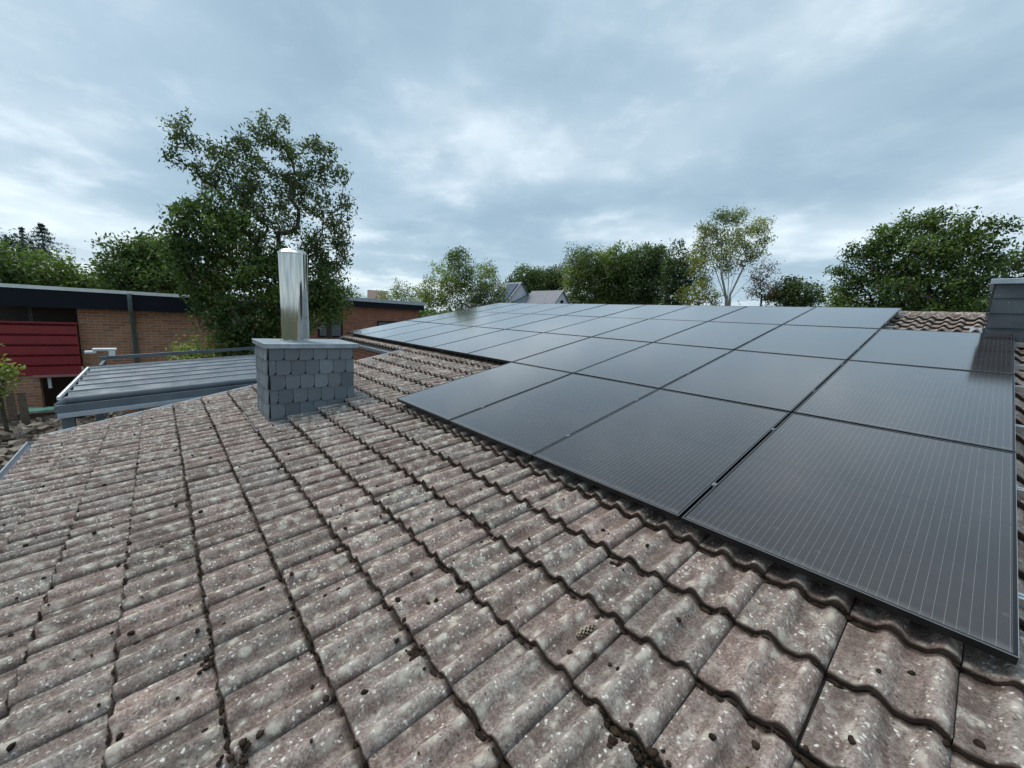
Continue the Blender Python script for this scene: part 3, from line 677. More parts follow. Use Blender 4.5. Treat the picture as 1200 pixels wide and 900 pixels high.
# building behind the tree
XM = -22.0; nc = empty('flat_roofed_building', (XM, 6, GZ)); tag(nc, 'low red brick building with pale roof edge seen right of the steel flue', 'building')
nbx('wall', (XM - 6, 2.6, GZ), (XM, 10.15, 1.2), M_brick2, nc, nc); nbx('fascia', (XM - 6.3, 2.3, 1.15), (XM + .3, 10.35, 1.46), M_fascia, nc, nc)
nbx('roof', (XM - 6.3, 2.3, 1.46), (XM + .28, 10.35, 1.58), M_white, nc, nc); nbx('roof_trim', (XM + .28, 2.28, 1.452), (XM + .36, 10.4, 1.645), M_greyl, nc, nc)
def window(par, root, x, y0, y1, z0, z1, fr, gl):
    q = MB(); t_ = .07
    for a_, b_ in (((x, y0, z0), (x + .05, y1, z0 + t_)), ((x, y0, z1 - t_), (x + .05, y1, z1)), ((x, y0, z0 + t_), (x + .05, y0 + t_, z1 - t_)), ((x, y1 - t_, z0 + t_), (x + .05, y1, z1 - t_))): q.box(a_, b_)
    o = q.build('window', fr); o.parent = par; o.matrix_parent_inverse = Matrix.Translation(-Vector(root.location))
    q = MB(); q.box((x + .003, y0 + t_, z0 + t_), (x + .02, y1 - t_, z1 - t_)); p_ = q.build('pane', gl, o)
window(nc, nc, XM + .002, 4.3, 5.55, -.55, .40, M_fascia, M_glass); window(nc, nc, XM + .002, 7.5, 9.3, -.3, .42, M_fascia, M_glass)

# ---------------------------------------------------------------- yard: bench with a green cloth, old boards, heap of split wood
def nbox(mb, c, d, rz_=0, tilt=(0, 0)):
    M4 = Matrix.Translation(c) @ Matrix.Rotation(rz_, 4, 'Z') @ Matrix.Rotation(tilt[0], 4, 'X') @ Matrix.Rotation(tilt[1], 4, 'Y')
    mb.box((-d[0] / 2, -d[1] / 2, -d[2] / 2), (d[0] / 2, d[1] / 2, d[2] / 2), M4)
tb = empty('garden_table', (-16.6, -4.7, GZ)); tag(tb, 'rough wooden table by the lower brick wall with a green cloth on it', 'table')
tz = -2.42
def tch(mb, name, m): o = mb.build(name, m); o.parent = tb; o.matrix_parent_inverse = Matrix.Translation(-Vector(tb.location))
q = MB()
for k in range(4): q.box((-16.95 + k * .19, -5.22, tz), (-16.78 + k * .19, -4.18, tz + .04))
tch(q, 'tabletop', M_wood)
for x, y in ((-16.9, -5.15), (-16.25, -5.15), (-16.9, -4.25), (-16.25, -4.25)):
    q = MB(); q.box((x - .03, y - .03, GZ), (x + .03, y + .03, tz)); tch(q, 'leg', M_wood)
q = MB(); q.box((-16.30, -5.1, tz - .14), (-16.26, -4.3, tz - .02)); tch(q, 'apron', M_wood)
q = MB(); gv = []
for i in range(9):
    for j in range(9): gv.append((-16.85 + i * .06, -5.1 + j * .075, tz + .05 + .05 * abs(noise.noise(Vector((i * .6, j * .6, 2)))) + .01))
q.add(gv, [(i * 9 + j, i * 9 + 9 + j, i * 9 + 10 + j, i * 9 + j + 1) for i in range(8) for j in range(8)], True)
o = q.build('cloth', M_green); m_ = o.modifiers.new('thick', 'SOLIDIFY'); m_.thickness = .03; tag(o, 'crumpled pale green cloth lying on the rough wooden table', 'cloth')
q = MB(); q.box((-16.75, -4.42, tz + .045), (-16.45, -4.27, tz + .12), None, .02); tag(q.build('plastic_box', M_white), 'small white box at the right end of the wooden table', 'box')
fe = empty('board_fence', (-15.5, -5.9, GZ)); tag(fe, 'dark upright weathered boards of a fence at the far left edge', 'fence')
for i, y in enumerate(np.arange(-7.4, -4.85, .21)):
    q = MB(); h_ = -1.55 + rnd.uniform(-.12, .12); nbox(q, (-15.5 + rnd.gauss(0, .02), y, (GZ + h_) / 2), (.035, .15, h_ - GZ), 0, (rnd.gauss(0, .02), 0)); o = q.build('board', M_wood); o.parent = fe; o.matrix_parent_inverse = Matrix.Translation(-Vector(fe.location))
# the heap: one split log is one object
logm = []
for k in range(6):
    q = MB(); L_ = rnd.uniform(.28, .42); n = 5 if k % 2 else 4; rad = rnd.uniform(.07, .11); ph = [2 * math.pi * i / n + rnd.uniform(-.25, .25) for i in range(n)]; rr_ = [rad * rnd.uniform(.7, 1.2) for _ in range(n)]
    pts = [(-L_ / 2, math.cos(a_) * r_, math.sin(a_) * r_) for a_, r_ in zip(ph, rr_)]; q.poly([Vector(p) for p in pts], (L_, 0, .0))
    o = q.build('split_log', M_log if k % 3 else M_wood); logm.append(o.data); bpy.data.objects.remove(o)
cnt = 0
cand = []
for i in range(4000):
    x = rnd.uniform(-16.0, -10.8); y = rnd.uniform(-6.3, -2.9)
    top = -2.36 - .10 * abs(x + 13.2) ** 1.2 * .5 - .12 * max(0, y + 3.3) + .12 * noise.noise(Vector((x, y, 0)))
    cand.append((x, y, top + rnd.uniform(-.10, .06)))
gl_ = []
for x, y, z in cand:
    if all((x - a_) ** 2 + (y - b_) ** 2 > .19 ** 2 for a_, b_ in gl_):
        gl_.append((x, y))
        if len(gl_) > 290: break
        o = bpy.data.objects.new('split_log', rnd.choice(logm)); C.objects.link(o); o.location = (x, y, z); o.rotation_euler = (rnd.uniform(-.5, .5), rnd.uniform(-.5, .5), rnd.uniform(0, 6.28)); s_ = rnd.uniform(.6, .95); o.scale = (s_, s_, s_)
        tag(o, 'short split log lying loose in the firewood heap below the pergola corner', 'log', 'split logs heaped in the yard at far left')
hp = MB(); 
for i in range(13):
    for j in range(10):
        x = -16.3 + i * .5; y = -6.9 + j * .5; ed = min(1, min(i, 12 - i, j, 9 - j) / 1.5)
        top = -2.36 - .05 * abs(x + 13.2) ** 1.2 - .12 * max(0, y + 3.3) + .12 * noise.noise(Vector((x, y, 0))) - .10
        hp.v.append((x, y, GZ - .02 + (top - GZ) * ed))
for i in range(12):
    for j in range(9): q_ = i * 10 + j; hp.f.append((q_, q_ + 10, q_ + 11, q_ + 1)); hp.smooth.append(False)
tag(hp.build('bark_litter', M_wood), 'dark bark and wood litter under the heap of split logs', 'wood litter', kind='stuff')

# ---------------------------------------------------------------- vegetation
def leafmat(name, c_lo, c_hi, tr=.35):
    m = bpy.data.materials.new(name); m.use_nodes = True; t_ = m.node_tree; t_.nodes.clear()
    o = t_.nodes.new('ShaderNodeOutputMaterial'); a_ = t_.nodes.new('ShaderNodeAttribute'); a_.attribute_name = 'tone'
    mx_ = t_.nodes.new('ShaderNodeMix'); mx_.data_type = 'RGBA'; mx_.inputs[6].default_value = (*c_lo, 1); mx_.inputs[7].default_value = (*c_hi, 1)
    sp_ = t_.nodes.new('ShaderNodeSeparateColor'); t_.links.new(a_.outputs['Color'], sp_.inputs[0]); t_.links.new(sp_.outputs[0], mx_.inputs[0])
    d = t_.nodes.new('ShaderNodeBsdfPrincipled'); d.inputs['Roughness'].default_value = .5; d.inputs['Specular IOR Level'].default_value = .35; tl_ = t_.nodes.new('ShaderNodeBsdfTranslucent')
    vm_ = t_.nodes.new('ShaderNodeVectorMath'); vm_.operation = 'MULTIPLY'; vm_.inputs[1].default_value = (1.1, 1.35, .6)
    t_.links.new(mx_.outputs[2], d.inputs[0]); t_.links.new(mx_.outputs[2], vm_.inputs[0]); t_.links.new(vm_.outputs[0], tl_.inputs[0])
    ms_ = t_.nodes.new('ShaderNodeMixShader'); ms_.inputs[0].default_value = tr; t_.links.new(d.outputs[0], ms_.inputs[1]); t_.links.new(tl_.outputs[0], ms_.inputs[2]); t_.links.new(ms_.outputs[0], o.inputs[0])
    return m
ML_dark = leafmat('leaf_dark', (0.030, 0.054, 0.024), (0.100, 0.141, 0.047))
ML_mid = leafmat('leaf_mid', (0.045, 0.081, 0.025), (0.153, 0.209, 0.058))
ML_lite = leafmat('leaf_light', (0.069, 0.109, 0.030), (0.255, 0.296, 0.087))
ML_pale = leafmat('leaf_pale', (0.110, 0.143, 0.061), (0.339, 0.357, 0.149))
ML_yel = leafmat('leaf_yellow', (.14, .15, .035), (.26, .26, .07))
ML_walnut = leafmat('leaf_walnut', (0.046, 0.072, 0.036), (0.137, 0.172, 0.074))
ML_red = leafmat('leaf_reddish', (0.072, 0.052, 0.036), (0.143, 0.098, 0.065))
ML_con = leafmat('needles', (0.026, 0.046, 0.034), (0.058, 0.091, 0.058), .1)

def leaves_mesh(name, cen, tone, nper, spread, size, m, parent, flat=.5, aspect=.5, droop=0.):
    """nper leaves about each cluster centre: every leaf a small folded blade of two faces"""
    cen = np.asarray(cen, float); N = len(cen) * nper
    if N == 0: return None
    c_ = np.repeat(cen, nper, 0) + rg.normal(0, 1, (N, 3)) * (np.repeat(np.asarray(spread, float) * np.ones(len(cen)), nper)[:, None] * np.array([1, 1, .75])) * .55
    t_ = np.clip(np.repeat(tone, nper) + rg.normal(0, .17, N), 0, 1)
    d = rg.normal(0, 1, (N, 3)); d[:, 2] -= droop; d /= np.linalg.norm(d, axis=1)[:, None]
    up = rg.normal(0, 1, (N, 3)) * (1 - flat) + np.array([0, 0, 1.]) * flat * 1.6
    sd_ = np.cross(d, up); sd_ /= (np.linalg.norm(sd_, axis=1)[:, None] + 1e-6); nn = np.cross(sd_, d)
    s_ = size * rg.uniform(.6, 1.3, N)[:, None]; wd = s_ * aspect
    v = np.stack([c_ - d * s_ * .5, c_ + sd_ * wd * .5 + nn * wd * .14 - d * s_ * .05, c_ + d * s_ * .5 - nn * s_ * .08, c_ - sd_ * wd * .5 + nn * wd * .14 - d * s_ * .05], 1).reshape(-1, 3)
    me = bpy.data.meshes.new(name); me.vertices.add(4 * N); me.vertices.foreach_set('co', v.ravel().astype(np.float32))
    me.loops.add(6 * N); me.polygons.add(2 * N); b_ = np.arange(N)[:, None] * 4
    me.loops.foreach_set('vertex_index', (b_ + np.array([0, 1, 2, 0, 2, 3])).ravel().astype(np.int32))
    me.polygons.foreach_set('loop_start', (np.arange(2 * N) * 3).astype(np.int32)); me.polygons.foreach_set('loop_total', np.full(2 * N, 3, np.int32))
    me.update(calc_edges=True); me.validate()
    a_ = me.color_attributes.new('tone', 'FLOAT_COLOR', 'POINT'); cc = np.ones((4 * N, 4), np.float32); cc[:, 0] = np.repeat(t_, 4); a_.data.foreach_set('color', cc.ravel())
    me.materials.append(m); o = bpy.data.objects.new(name, me); C.objects.link(o)
    if parent: o.parent = parent; o.matrix_parent_inverse = Matrix.Translation(-Vector(parent.location))
    return o
def limbs(name, base, heads, r0, m, parent, stems=1, lean=.0, rmin=.008, starts=None):
    """wood that reaches every leaf cluster: each head joins the nearest wood that is closer to the root"""
    base = np.array(base, float); H = np.array(heads, float)
    nodes = [base]; par = [-1]
    zc = H.mean(0); zmin = np.percentile(H[:, 2], 12)
    if starts is None: starts = [base + (np.array([zc[0], zc[1], max(zmin, base[2] + 1.0)]) - base) * f_ for f_ in (.5, 1.)]
    if starts and isinstance(starts[0], list):
        for st_ in starts:
            p_ = 0
            for q in st_: nodes.append(np.array(q)); par.append(p_); p_ = len(nodes) - 1
    else:
        for q in starts: nodes.append(np.array(q)); par.append(len(nodes) - 2)
    order = np.argsort(np.linalg.norm(H - nodes[-1] if len(starts) and not isinstance(starts[0], list) else H - base, axis=1))
    for i in order:
        q = H[i]; A = np.array(nodes); dd = np.linalg.norm(A - q, axis=1); root = np.linalg.norm(A - base, axis=1); up = np.maximum(0, A[:, 2] - q[2] + .15 * dd)
        k = int(np.argmin(dd + .28 * root + up * 1.1 + (np.arange(len(A)) == 0) * 2))
        L_ = np.linalg.norm(q - A[k]); n = max(1, int(L_ / .7)); pk = k; b0 = A[k]
        for s_ in range(1, n + 1):
            f_ = s_ / n; pt = b0 + (q - b0) * f_ + (rg.normal(0, .05, 3) * L_ * .5 if s_ < n else 0); pt[2] += math.sin(f_ * math.pi) * .06 * L_
            nodes.append(pt); par.append(pk); pk = len(nodes) - 1
    n = len(nodes); cnt_ = np.ones(n)
    for i in range(n - 1, 0, -1): cnt_[par[i]] += cnt_[i]
    rad = r0 * (cnt_ / cnt_[0]) ** .62; rad = np.maximum(rad, rmin)
    mb = MB()
    for i in range(1, n):
        k = par[i]; ra = min(rad[k], rad[i] * 1.25) if k else rad[0]
        mb.tube([nodes[k], nodes[i]], [ra, rad[i]], 6 if rad[i] > .03 else 4, False)
    o = mb.build(name, m)
    if parent: o.parent = parent; o.matrix_parent_inverse = Matrix.Translation(-Vector(parent.location))
    return o
def lobe_pts(D, lobes, per_m2, rough=.25, fill=.35, depth_k=.9):
    """lobes: (px, py, rx, ry[, dD]) as seen, turned into ellipsoids of real size at that distance; points sit mostly near their skin"""
    P = []; T = []
    for lb in lobes:
        px, py, rx, ry = lb[:4]; c_ = at(px, py, D + (lb[4] if len(lb) > 4 else 0)); z = depth(c_); k = z / FPX
        vd = (c_ - CAM); vd.z = 0; vd.normalize(); rt_ = Vector((vd.y, -vd.x, 0)); ax_, az_ = rx * k, ry * k; ay_ = (ax_ * .7 + az_ * .3) * depth_k
        # off-axis stretch of the wide lens makes things look broader than they are
        off = abs(math.atan2(vd.cross(Vector((CR.col[2].x, CR.col[2].y, 0)).normalized()).z, vd.dot(Vector((CR.col[2].x, CR.col[2].y, 0)).normalized()))); ax_ *= math.cos(off)
        n = max(4, int(per_m2 * 4 * math.pi * ((ax_ * ay_ + ax_ * az_ + ay_ * az_) / 3)))
        q = rg.normal(0, 1, (n, 3)); q /= np.linalg.norm(q, axis=1)[:, None]
        rr_ = np.where(rg.random(n) < fill, rg.random(n) ** .5, 1 - np.abs(rg.normal(0, .10, n))); q *= rr_[:, None]
        for i in range(n):
            k_ = 1 + rough * 2 * noise.noise(Vector(q[i] * 2.1) + Vector((px, py, 0)))
            p_ = c_ + rt_ * (q[i, 0] * ax_ * k_) + vd * (q[i, 1] * ay_ * k_) + Vector((0, 0, q[i, 2] * az_ * k_)); P.append(p_[:]); T.append(min(1, max(0, .5 + .95 * noise.noise(Vector(p_) * (14 / D)))))
    return np.array(P), np.array(T)
def tree(name, label, cat, D, bpx, lobes, lm, per=1.0, nper=26, spread=.45, size=.12, r0=.2, bark=M_bark, group=None, fill=.35, rough=.25, heads_n=160, flat=.45, base=None, starts=None, rmin=.01, droop=0., aspect=.5, dk=.9, extra=None):
    b = at(bpx, 400, D); b.z = GZ
    if base: b = Vector(base)
    root = empty(name, b); tag(root, label, cat, group)
    P, T = lobe_pts(D, lobes, per, rough, fill, dk); P[:, 2] = np.maximum(P[:, 2], GZ + .15)
    leaves_mesh('foliage', P, T, nper, spread, size, lm, root, flat, aspect, droop)
    if extra:
        P2, T2 = lobe_pts(D, extra[0], per, rough, fill, dk); leaves_mesh('foliage', P2, T2, nper, spread, size, extra[1], root, flat, aspect)
    idx = rg.choice(len(P), min(heads_n, len(P)), replace=False)
    limbs('trunk', b, P[idx], r0, bark, root, starts=starts, rmin=rmin)
    return root

# 1 the tall walnut behind the pergola: airy top, dense leafy skirt of another shrub
wb = at(318, 400, 14.6); wb.z = GZ
tree('walnut_tree', 'tall airy walnut tree rising behind the slate chimney into the sky', 'tree', 14.6, 318,
     [(212, 145, 12, 13), (206, 165, 10, 14), (203, 188, 8, 12), (222, 168, 10, 12), (232, 200, 12, 12), (252, 178, 12, 12), (262, 192, 18, 18), (285, 172, 15, 15), (246, 212, 18, 13), (300, 158, 12, 14), (312, 145, 10, 10), (332, 144, 8, 9), (322, 162, 15, 14), (298, 200, 22, 22), (342, 182, 17, 15), (368, 170, 13, 12), (382, 178, 10, 9), (378, 200, 16, 18), (398, 208, 10, 12), (335, 215, 24, 22), (290, 240, 26, 22), (368, 235, 20, 20), (404, 240, 9, 16), (392, 262, 18, 18), (330, 258, 26, 22), (362, 280, 20, 18), (398, 285, 12, 12), (270, 262, 22, 20), (300, 290, 30, 24), (340, 310, 30, 24), (378, 300, 16, 16), (400, 300, 12, 16), (385, 318, 16, 16), (355, 205, 16, 14), (280, 215, 18, 14)],
     ML_walnut, per=12.0, nper=22, spread=.20, size=.12, r0=.15, fill=.75, rough=.2, heads_n=600, flat=.35, rmin=.006, aspect=.42)
tree('leafy_tree', 'dense broad-leaved tree hanging over the fascia in front of the walnut', 'tree', 13.8, 265,
     [(225, 252, 24, 16), (250, 240, 20, 14), (208, 275, 18, 16), (245, 275, 34, 28), (280, 262, 22, 18), (214, 305, 22, 22), (262, 305, 38, 32), (235, 330, 24, 24), (262, 355, 30, 30), (300, 330, 34, 34), (330, 320, 26, 28), (345, 360, 34, 34), (375, 340, 20, 30), (290, 385, 40, 28), (390, 355, 14, 24), (300, 402, 36, 20)],
     ML_mid, per=12.0, nper=28, spread=.22, size=.125, r0=.14, fill=.5, rough=.3, heads_n=160, aspect=.5)
tree('small_tree', 'low dark rounded tree just right of the steel flue', 'tree', 19.0, 385, [(385, 335, 26, 26), (402, 345, 16, 18), (372, 355, 24, 20)], ML_mid, per=4, nper=24, spread=.35, size=.14, r0=.12, fill=.5)
tree('dark_tree', 'dark dense rounded tree behind the flat roof left of the walnut', 'tree', 26, 168,
     [(168, 320, 50, 38), (140, 325, 28, 36), (190, 300, 32, 28), (205, 330, 28, 36), (160, 300, 26, 20)], ML_mid, per=5.2, nper=28, spread=.42, size=.18, r0=.2, fill=.45)
tree('hedge_tree', 'broad green tree above the flat roof at the far left', 'tree', 27, 30,
     [(-20, 320, 40, 34), (20, 324, 36, 27), (55, 326, 34, 26), (85, 328, 28, 22), (105, 335, 22, 16)], ML_mid, per=4.8, nper=28, spread=.42, size=.18, r0=.2, fill=.45)
tree('round_tree', 'dark round-topped tree beyond the far left hedge', 'tree', 46, 22, [(22, 298, 28, 18), (8, 300, 22, 16)], ML_con, per=1.8, nper=30, spread=.6, size=.24, r0=.3, fill=.4, rough=.1)
# conifer
def conifer(label, px, ytop, D, wpx, cat='tree'):
    top = at(px, ytop, D); b = Vector((top.x, top.y, GZ)); root = empty('spruce_tree', b); tag(root, label, cat)
    k = depth(top) / FPX; P = []; T = []; H = top.z - GZ; rw = wpx * k
    seg = []
    for i in range(26):
        f_ = i / 25; z = top.z - (f_ ** 1.1) * H * .8; r_ = rw * (.04 + f_ * 5.0) ; n = 6 + int(f_ * 9)
        for j in range(n):
            a_ = 2 * math.pi * (j + rnd.random()) / n; rr_ = r_ * rnd.uniform(.7, 1.15)
            for s_ in np.linspace(.15, 1, 5): P.append((b.x + math.cos(a_) * rr_ * s_, b.y + math.sin(a_) * rr_ * s_, z - .25 * rr_ * s_ + .1 * s_ * s_ * rr_)); T.append(rnd.random() * .7)
    leaves_mesh('foliage', P, np.array(T), 9, .13, .17, ML_con, root, .5, .3)
    q = MB(); q.tube([b, (b.x, b.y, (b.z + top.z) / 2), top], [.22, .13, .015], 8); o = q.build('trunk', M_bark); o.parent = root; o.matrix_parent_inverse = Matrix.Translation(-b)
conifer('dark pointed spruce standing above the green tree at the far left', 48, 264, 46, 20)
conifer('thin pale spire of a spruce left of the dark spruce', 25, 268, 60, 3.5)
tree('pergola_shrub', 'leafy green shrub growing between the pergola and the brick wall', 'shrub', 13.6, 245, [(245, 412, 34, 18), (275, 402, 24, 18), (215, 418, 24, 10), (290, 420, 26, 18), (255, 440, 44, 24)], ML_lite, per=6, nper=22, spread=.26, size=.13, r0=.05, fill=.5, heads_n=60)
tree('yard_shrub', 'green shrub at the far left edge below the red balcony', 'shrub', 15.2, -4, [(-4, 432, 16, 20), (6, 440, 12, 12), (-12, 450, 22, 22)], ML_lite, per=7, nper=20, spread=.22, size=.12, r0=.04, fill=.5, heads_n=40)
tree('balcony_plant', 'light green bush seen through the gap under the dark fascia', 'shrub', 26.5, 10, [(8, 368, 20, 12), (30, 372, 10, 8)], ML_lite, per=6, nper=20, spread=.26, size=.14, r0=.04, fill=.5, heads_n=40)
# mid distance, right of the flue
tree('shrub_row', 'low bright green shrub over the pale roof edge of the brick building', 'shrub', 42, 462, [(455, 348, 14, 9), (475, 344, 16, 13), (466, 338, 6, 9), (490, 350, 12, 9), (420, 350, 9, 6)], ML_lite, per=3, nper=22, spread=.4, size=.18, r0=.08, fill=.5, heads_n=60)
tree('cherry_tree', 'light green feathery tree at the right end of the red brick building', 'tree', 29, 535,
     [(525, 335, 26, 26), (545, 325, 26, 24), (535, 305, 13, 14), (570, 335, 18, 22), (575, 318, 9, 12), (510, 350, 22, 18), (555, 352, 28, 16), (530, 300, 8, 8), (500, 345, 10, 12), (545, 298, 7, 5), (588, 345, 8, 12)],
     ML_lite, per=6.0, nper=18, spread=.32, size=.15, r0=.07, fill=.7, rough=.45, heads_n=200, rmin=.006)
tree('garden_shrub', 'green shrub in front of the white gabled houses', 'shrub', 44, 580, [(582, 350, 12, 8), (592, 356, 10, 6)], ML_mid, per=3, nper=22, spread=.35, size=.17, r0=.06, fill=.5, heads_n=30)
# tree belt behind the white houses
G_belt = 'trees of the belt behind the array'
tree('belt_tree', 'mid green tree just behind the white gable with skylights', 'tree', 84, 620, [(618, 334, 18, 18), (605, 340, 14, 14), (632, 332, 13, 16), (590, 345, 12, 12), (612, 356, 18, 10)], ML_mid, per=1.6, nper=30, spread=1.0, size=.42, r0=.3, group=G_belt)
tree('belt_tree', 'darker small-topped tree between the white house and the pale trees', 'tree', 82, 648, [(648, 334, 12, 20), (657, 328, 8, 16), (640, 340, 10, 16), (652, 355, 14, 12)], ML_dark, per=1.6, nper=28, spread=.9, size=.40, r0=.3, group=G_belt)
tree('belt_tree', 'pale green willow-like tree with bare pale stems showing', 'tree', 70, 688, [(685, 312, 21, 20), (702, 318, 16, 22), (672, 325, 12, 20), (690, 338, 22, 14), (675, 355, 18, 10), (700, 356, 16, 10)], ML_lite, per=2.2, nper=22, spread=.9, size=.34, r0=.35, bark=M_pale, fill=.6, rough=.3, heads_n=200, rmin=.035, group=G_belt)
tree('belt_tree', 'tall mid green tree left of centre in the belt', 'tree', 72, 722, [(722, 310, 20, 20), (716, 335, 20, 22), (735, 322, 14, 24), (722, 356, 22, 10)], ML_mid, per=1.9, nper=30, spread=.9, size=.38, r0=.35, group=G_belt)
tree('belt_tree', 'tall dark dense tree in the middle of the belt', 'tree', 70, 756, [(752, 312, 22, 22), (770, 315, 16, 24), (755, 338, 26, 20), (755, 357, 26, 12)], ML_dark, per=1.9, nper=32, spread=.85, size=.38, r0=.35, group=G_belt)
tree('belt_tree', 'loose dark tree at the right end of the belt beside the poplar', 'tree', 62, 796, [(794, 305, 14, 18), (806, 318, 11, 22), (786, 330, 13, 24), (800, 340, 16, 16), (790, 357, 20, 11)], ML_dark, per=2.4, nper=16, spread=.7, size=.34, r0=.3, fill=.75, rough=.4, heads_n=160, rmin=.02, group=G_belt)
pb_ = at(851, 400, 44); pb_.z = GZ
def pstem(pts):
    return [list(at(x, y, 44 + dd)) for x, y, dd in pts]
tree('poplar_tree', 'pale airy poplar fanning out with slim bare stems over the array', 'tree', 44, 851,
     [(860, 256, 16, 10), (826, 268, 9, 12), (836, 274, 16, 16), (884, 268, 18, 13), (860, 285, 26, 20), (898, 262, 8, 9), (896, 282, 9, 12), (832, 298, 14, 18), (882, 298, 15, 16), (846, 253, 13, 8), (868, 250, 10, 6), (852, 310, 16, 14)], ML_pale,
     per=4.2, nper=16, spread=.40, size=.17, r0=.17, bark=M_pale, fill=.85, rough=.4, heads_n=200, rmin=.010, aspect=.6,
     starts=[pstem([(850, 350, 0), (836, 310, 1), (824, 278, 1)]), pstem([(854, 348, 0), (866, 300, 1), (874, 256, 1)]), pstem([(852, 348, 0), (842, 300, 0), (838, 262, 0)]), pstem([(853, 345, 0), (855, 300, -1), (860, 265, -1)]), pstem([(856, 345, 0), (872, 312, 0), (890, 280, 0)]), pstem([(851, 350, 0), (845, 320, -1), (846, 280, 0)]), pstem([(857, 350, 0), (880, 325, 1), (896, 290, 1)])],
     extra=([(822, 285, 10, 14), (816, 308, 12, 18), (826, 325, 12, 12)], ML_yel))
tree('yellow_shrub', 'yellowish green bush at the foot of the poplar', 'shrub', 43, 820, [(812, 348, 18, 12), (832, 350, 14, 9), (822, 338, 12, 10)], ML_yel, per=2.6, nper=22, spread=.45, size=.2, r0=.1, fill=.5)
tree('bare_tree', 'sparse reddish brown half-bare tree right of the poplar', 'tree', 40, 893, [(892, 325, 14, 16), (902, 315, 8, 10), (885, 342, 12, 16), (905, 340, 12, 18)], ML_red, per=3.6, nper=12, spread=.45, size=.17, r0=.08, fill=.8, rough=.4, heads_n=170, rmin=.008)
tree('low_tree', 'low dark green rounded tree just left of the big oak', 'tree', 41, 935, [(935, 345, 24, 16), (915, 350, 18, 14), (950, 350, 16, 12), (930, 335, 14, 9)], ML_dark, per=3.6, nper=28, spread=.5, size=.22, r0=.15, fill=.45)
tree('oak_tree', 'large spreading dark green oak at the right beyond the ridge', 'tree', 27, 1085,
     [(1070, 302, 46, 26), (1018, 318, 28, 24), (992, 338, 18, 20), (1050, 278, 24, 14), (1072, 265, 18, 10), (1098, 262, 18, 12), (1128, 268, 18, 12), (1108, 285, 30, 18), (1142, 290, 24, 16), (1162, 266, 14, 9), (1182, 268, 10, 6), (1120, 325, 44, 30), (1060, 342, 52, 26), (1088, 252, 8, 6), (1110, 249, 7, 5), (1133, 256, 7, 5), (1000, 296, 13, 9), (985, 318, 11, 9), (1160, 308, 18, 12), (1025, 288, 18, 11), (1140, 345, 40, 26), (982, 352, 12, 16), (1060, 255, 8, 5), (1178, 285, 8, 7), (1034, 270, 10, 6), (1010, 362, 34, 16), (1070, 366, 50, 18), (1130, 366, 40, 18)],
     ML_mid, per=7.0, nper=26, spread=.32, size=.16, r0=.3, fill=.45, rough=.28, heads_n=260, rmin=.008)
tree('garden_tree', 'green bush behind the dark slate chimney at the right edge', 'tree', 33, 1195, [(1190, 310, 26, 14), (1215, 300, 26, 22), (1175, 318, 18, 10), (1240, 310, 34, 30)], ML_mid, per=2.6, nper=24, spread=.45, size=.2, r0=.2, fill=.5)
# far woodland all round the horizon
P = []; T = []
for i in range(5200):
    a_ = rnd.uniform(R(60), R(205)); d_ = rnd.uniform(190, 260); hgt = 6.2 + 3.0 * noise.noise(Vector((a_ * 9, 0, 0))) + 1.5 * noise.noise(Vector((a_ * 40, 3, 0))) + (5.5 * math.exp(-((a_ - R(182)) / .10) ** 2))
    P.append((math.cos(a_) * d_, math.sin(a_) * d_, GZ + hgt * rnd.random() ** .6)); T.append(.5 + .5 * noise.noise(Vector((a_ * 60, d_ * .05, 0))))
o = leaves_mesh('woodland', P, np.array(T), 12, 2.6, 1.7, ML_mid, None, .4, .7); tag(o, 'low far-off band of woodland along the horizon', 'woodland', kind='stuff')

# ---------------------------------------------------------------- far houses
def gable(mb_w, mb_r, M4, L_, hw, ze, za, over=.25):
    """walls and roof of a gabled block; local x along the ridge from the front gable at 0 back to -L"""
    w_ = [Vector(q) for q in [(0, -hw, 0), (0, hw, 0), (0, hw, ze), (0, 0, za), (0, -hw, ze)]]
    n0 = len(mb_w.v); mb_w.poly([M4 @ q for q in w_], M4.to_3x3() @ Vector((-L_, 0, 0)))
    sl_ = (za - ze) / hw; t_ = .16
    for s_ in (-1, 1):
        pts = [Vector((over, s_ * (hw + over), ze - over * sl_ + .02)), Vector((over, 0, za + .02)), Vector((over, 0, za + .02 + t_)), Vector((over, s_ * (hw + over), ze - over * sl_ + .02 + t_))]
        mb_r.poly([M4 @ q for q in pts], M4.to_3x3() @ Vector((-L_ - 2 * over, 0, 0)))
DH = 60; apA = at(611.3, 330.5, DH); apB = at(659.2, 340.3, DH - 4)
vdh = (apA - CAM); vdh.z = 0; vdh.normalize(); rth = Vector((vdh.y, -vdh.x, 0))
gx = (rth * .64 - vdh * .77).normalized(); gy = Vector((-gx.y, gx.x, 0))
def fr(o_, x_=gx, y_=gy): return Matrix(((x_.x, y_.x, 0, o_.x), (x_.y, y_.y, 0, o_.y), (0, 0, 1, GZ), (0, 0, 0, 1)))
wh = empty('white_house', (apA.x, apA.y, GZ)); tag(wh, 'white house with steep grey slate gables seen over the far edge of the array', 'house')
mw, mr = MB(), MB(); MA = fr(apA - gx * .1); gable(mw, mr, MA, 11, 4.1, apA.z - GZ - 5.0, apA.z - GZ - .16)
MBm = fr(apB); gable(mw, mr, MBm, 6, 3.2, apB.z - GZ - 3.9, apB.z - GZ - .16)
cpt = (apA + apB) / 2; cc_ = at(632, 345, DH + 1.5); cx2 = (rth * .995 + vdh * .1).normalized(); cy2 = Vector((-cx2.y, cx2.x, 0))
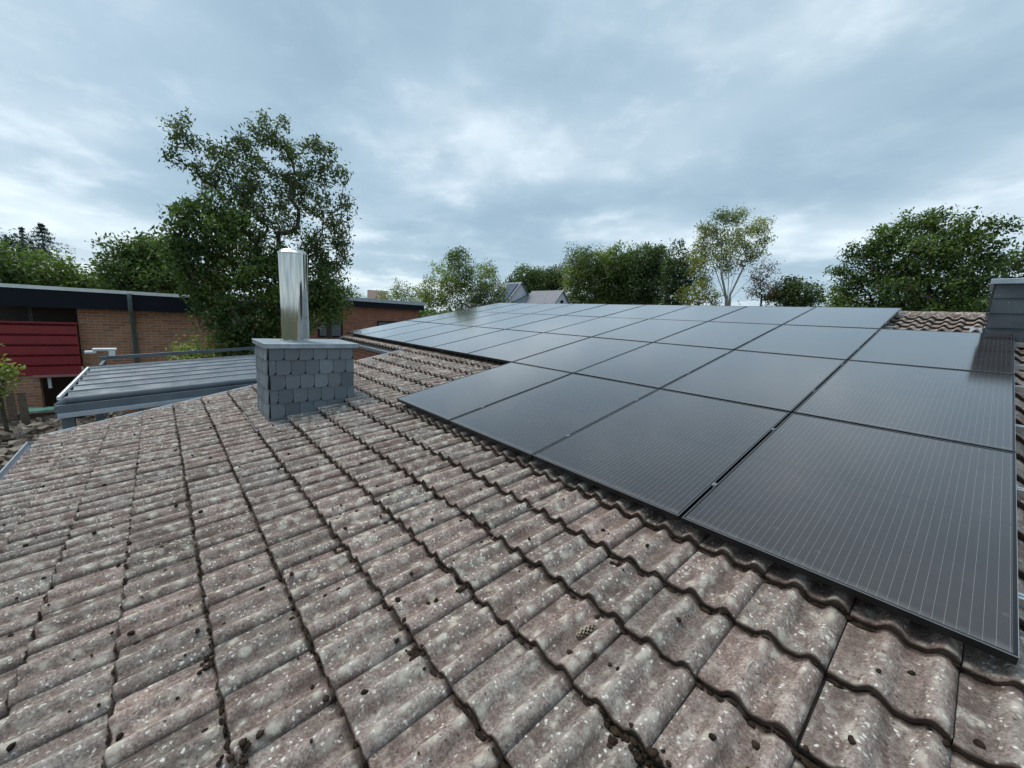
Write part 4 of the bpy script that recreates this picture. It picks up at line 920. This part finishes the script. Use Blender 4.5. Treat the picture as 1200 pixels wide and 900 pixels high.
end = at(640, 345.2, DH + 1.5); MC = fr(end, cx2, cy2); gable(mw, mr, MC, 5.6, 3.0, end.z - GZ - 2.6, end.z - GZ - .16, .05)
def wch(mb, name, m, par=None):
    o = mb.build(name, m)
    if par: o.parent = par
    else: o.parent = wh; o.matrix_parent_inverse = Matrix.Translation(-Vector(wh.location))
    return o
wch(mw, 'wall', M_wcl); rfo = wch(mr, 'roof', M_groof)
# solar panel and rooflights on the near slope of the tall gable (local -y or +y side faces the camera)
sgn = -1 if (gy.dot(-vdh) < 0) else 1
hA = apA.z - GZ; slA = (5.0 - .16) / 4.1
def onslope(x, d, off): return MA @ Vector((x, sgn * d, hA - .14 + .16 - d * slA + off))
def patch(x0, x1, d0, d1, off, mb): 
    nn = (MA.to_3x3() @ Vector((0, sgn * slA, 1))).normalized() * .07
    mb.poly([onslope(x0, d0, off), onslope(x1, d0, off), onslope(x1, d1, off), onslope(x0, d1, off)], nn)
q = MB(); patch(-.2, -2.6, .35, 2.6, .10, q); wch(q, 'solar_panel', M_pv, rfo)
for i in range(3):
    for j in range(2):
        q = MB(); x = -3.3 - i * .95; d0 = 1.0 + j * 1.1; patch(x, x - .55, d0, d0 + .8, .10, q); wch(q, 'skylight', M_sky, rfo)
q = MB(); cB = MBm @ Vector((.02, 0, apB.z - GZ - 1.55)); gxv = gx
ring = [cB + gy * (math.cos(a_) * .28) + Vector((0, 0, math.sin(a_) * .28)) for a_ in np.linspace(0, 2 * math.pi, 17)[:-1]]
q.poly(ring, gx * .05); wch(q, 'round_window', M_fascia)
q = MB(); 
# brown house far right of the flue
bh = at(441, 341.5, 75); br = empty('brown_roofed_house', (bh.x, bh.y, GZ)); tag(br, 'far house with a brown tiled roof above the pale roof edge', 'house')
vb = (bh - CAM); vb.z = 0; vb.normalize(); rb_ = Vector((vb.y, -vb.x, 0)); Mx = Matrix(((rb_.x, vb.x, 0, bh.x), (rb_.y, vb.y, 0, bh.y), (0, 0, 1, GZ), (0, 0, 0, 1)))
Mx = Mx @ Matrix.Translation((1.4, 0, 0)); mw, mr = MB(), MB(); gable(mw, mr, Mx, 2.6, 3.0, bh.z - GZ - 2.2, bh.z - GZ)
for mb, nm, m in ((mw, 'wall', M_brick2), (mr, 'roof', M_rroof)):
    o = mb.build(nm, m); o.parent = br; o.matrix_parent_inverse = Matrix.Translation(-Vector(br.location))
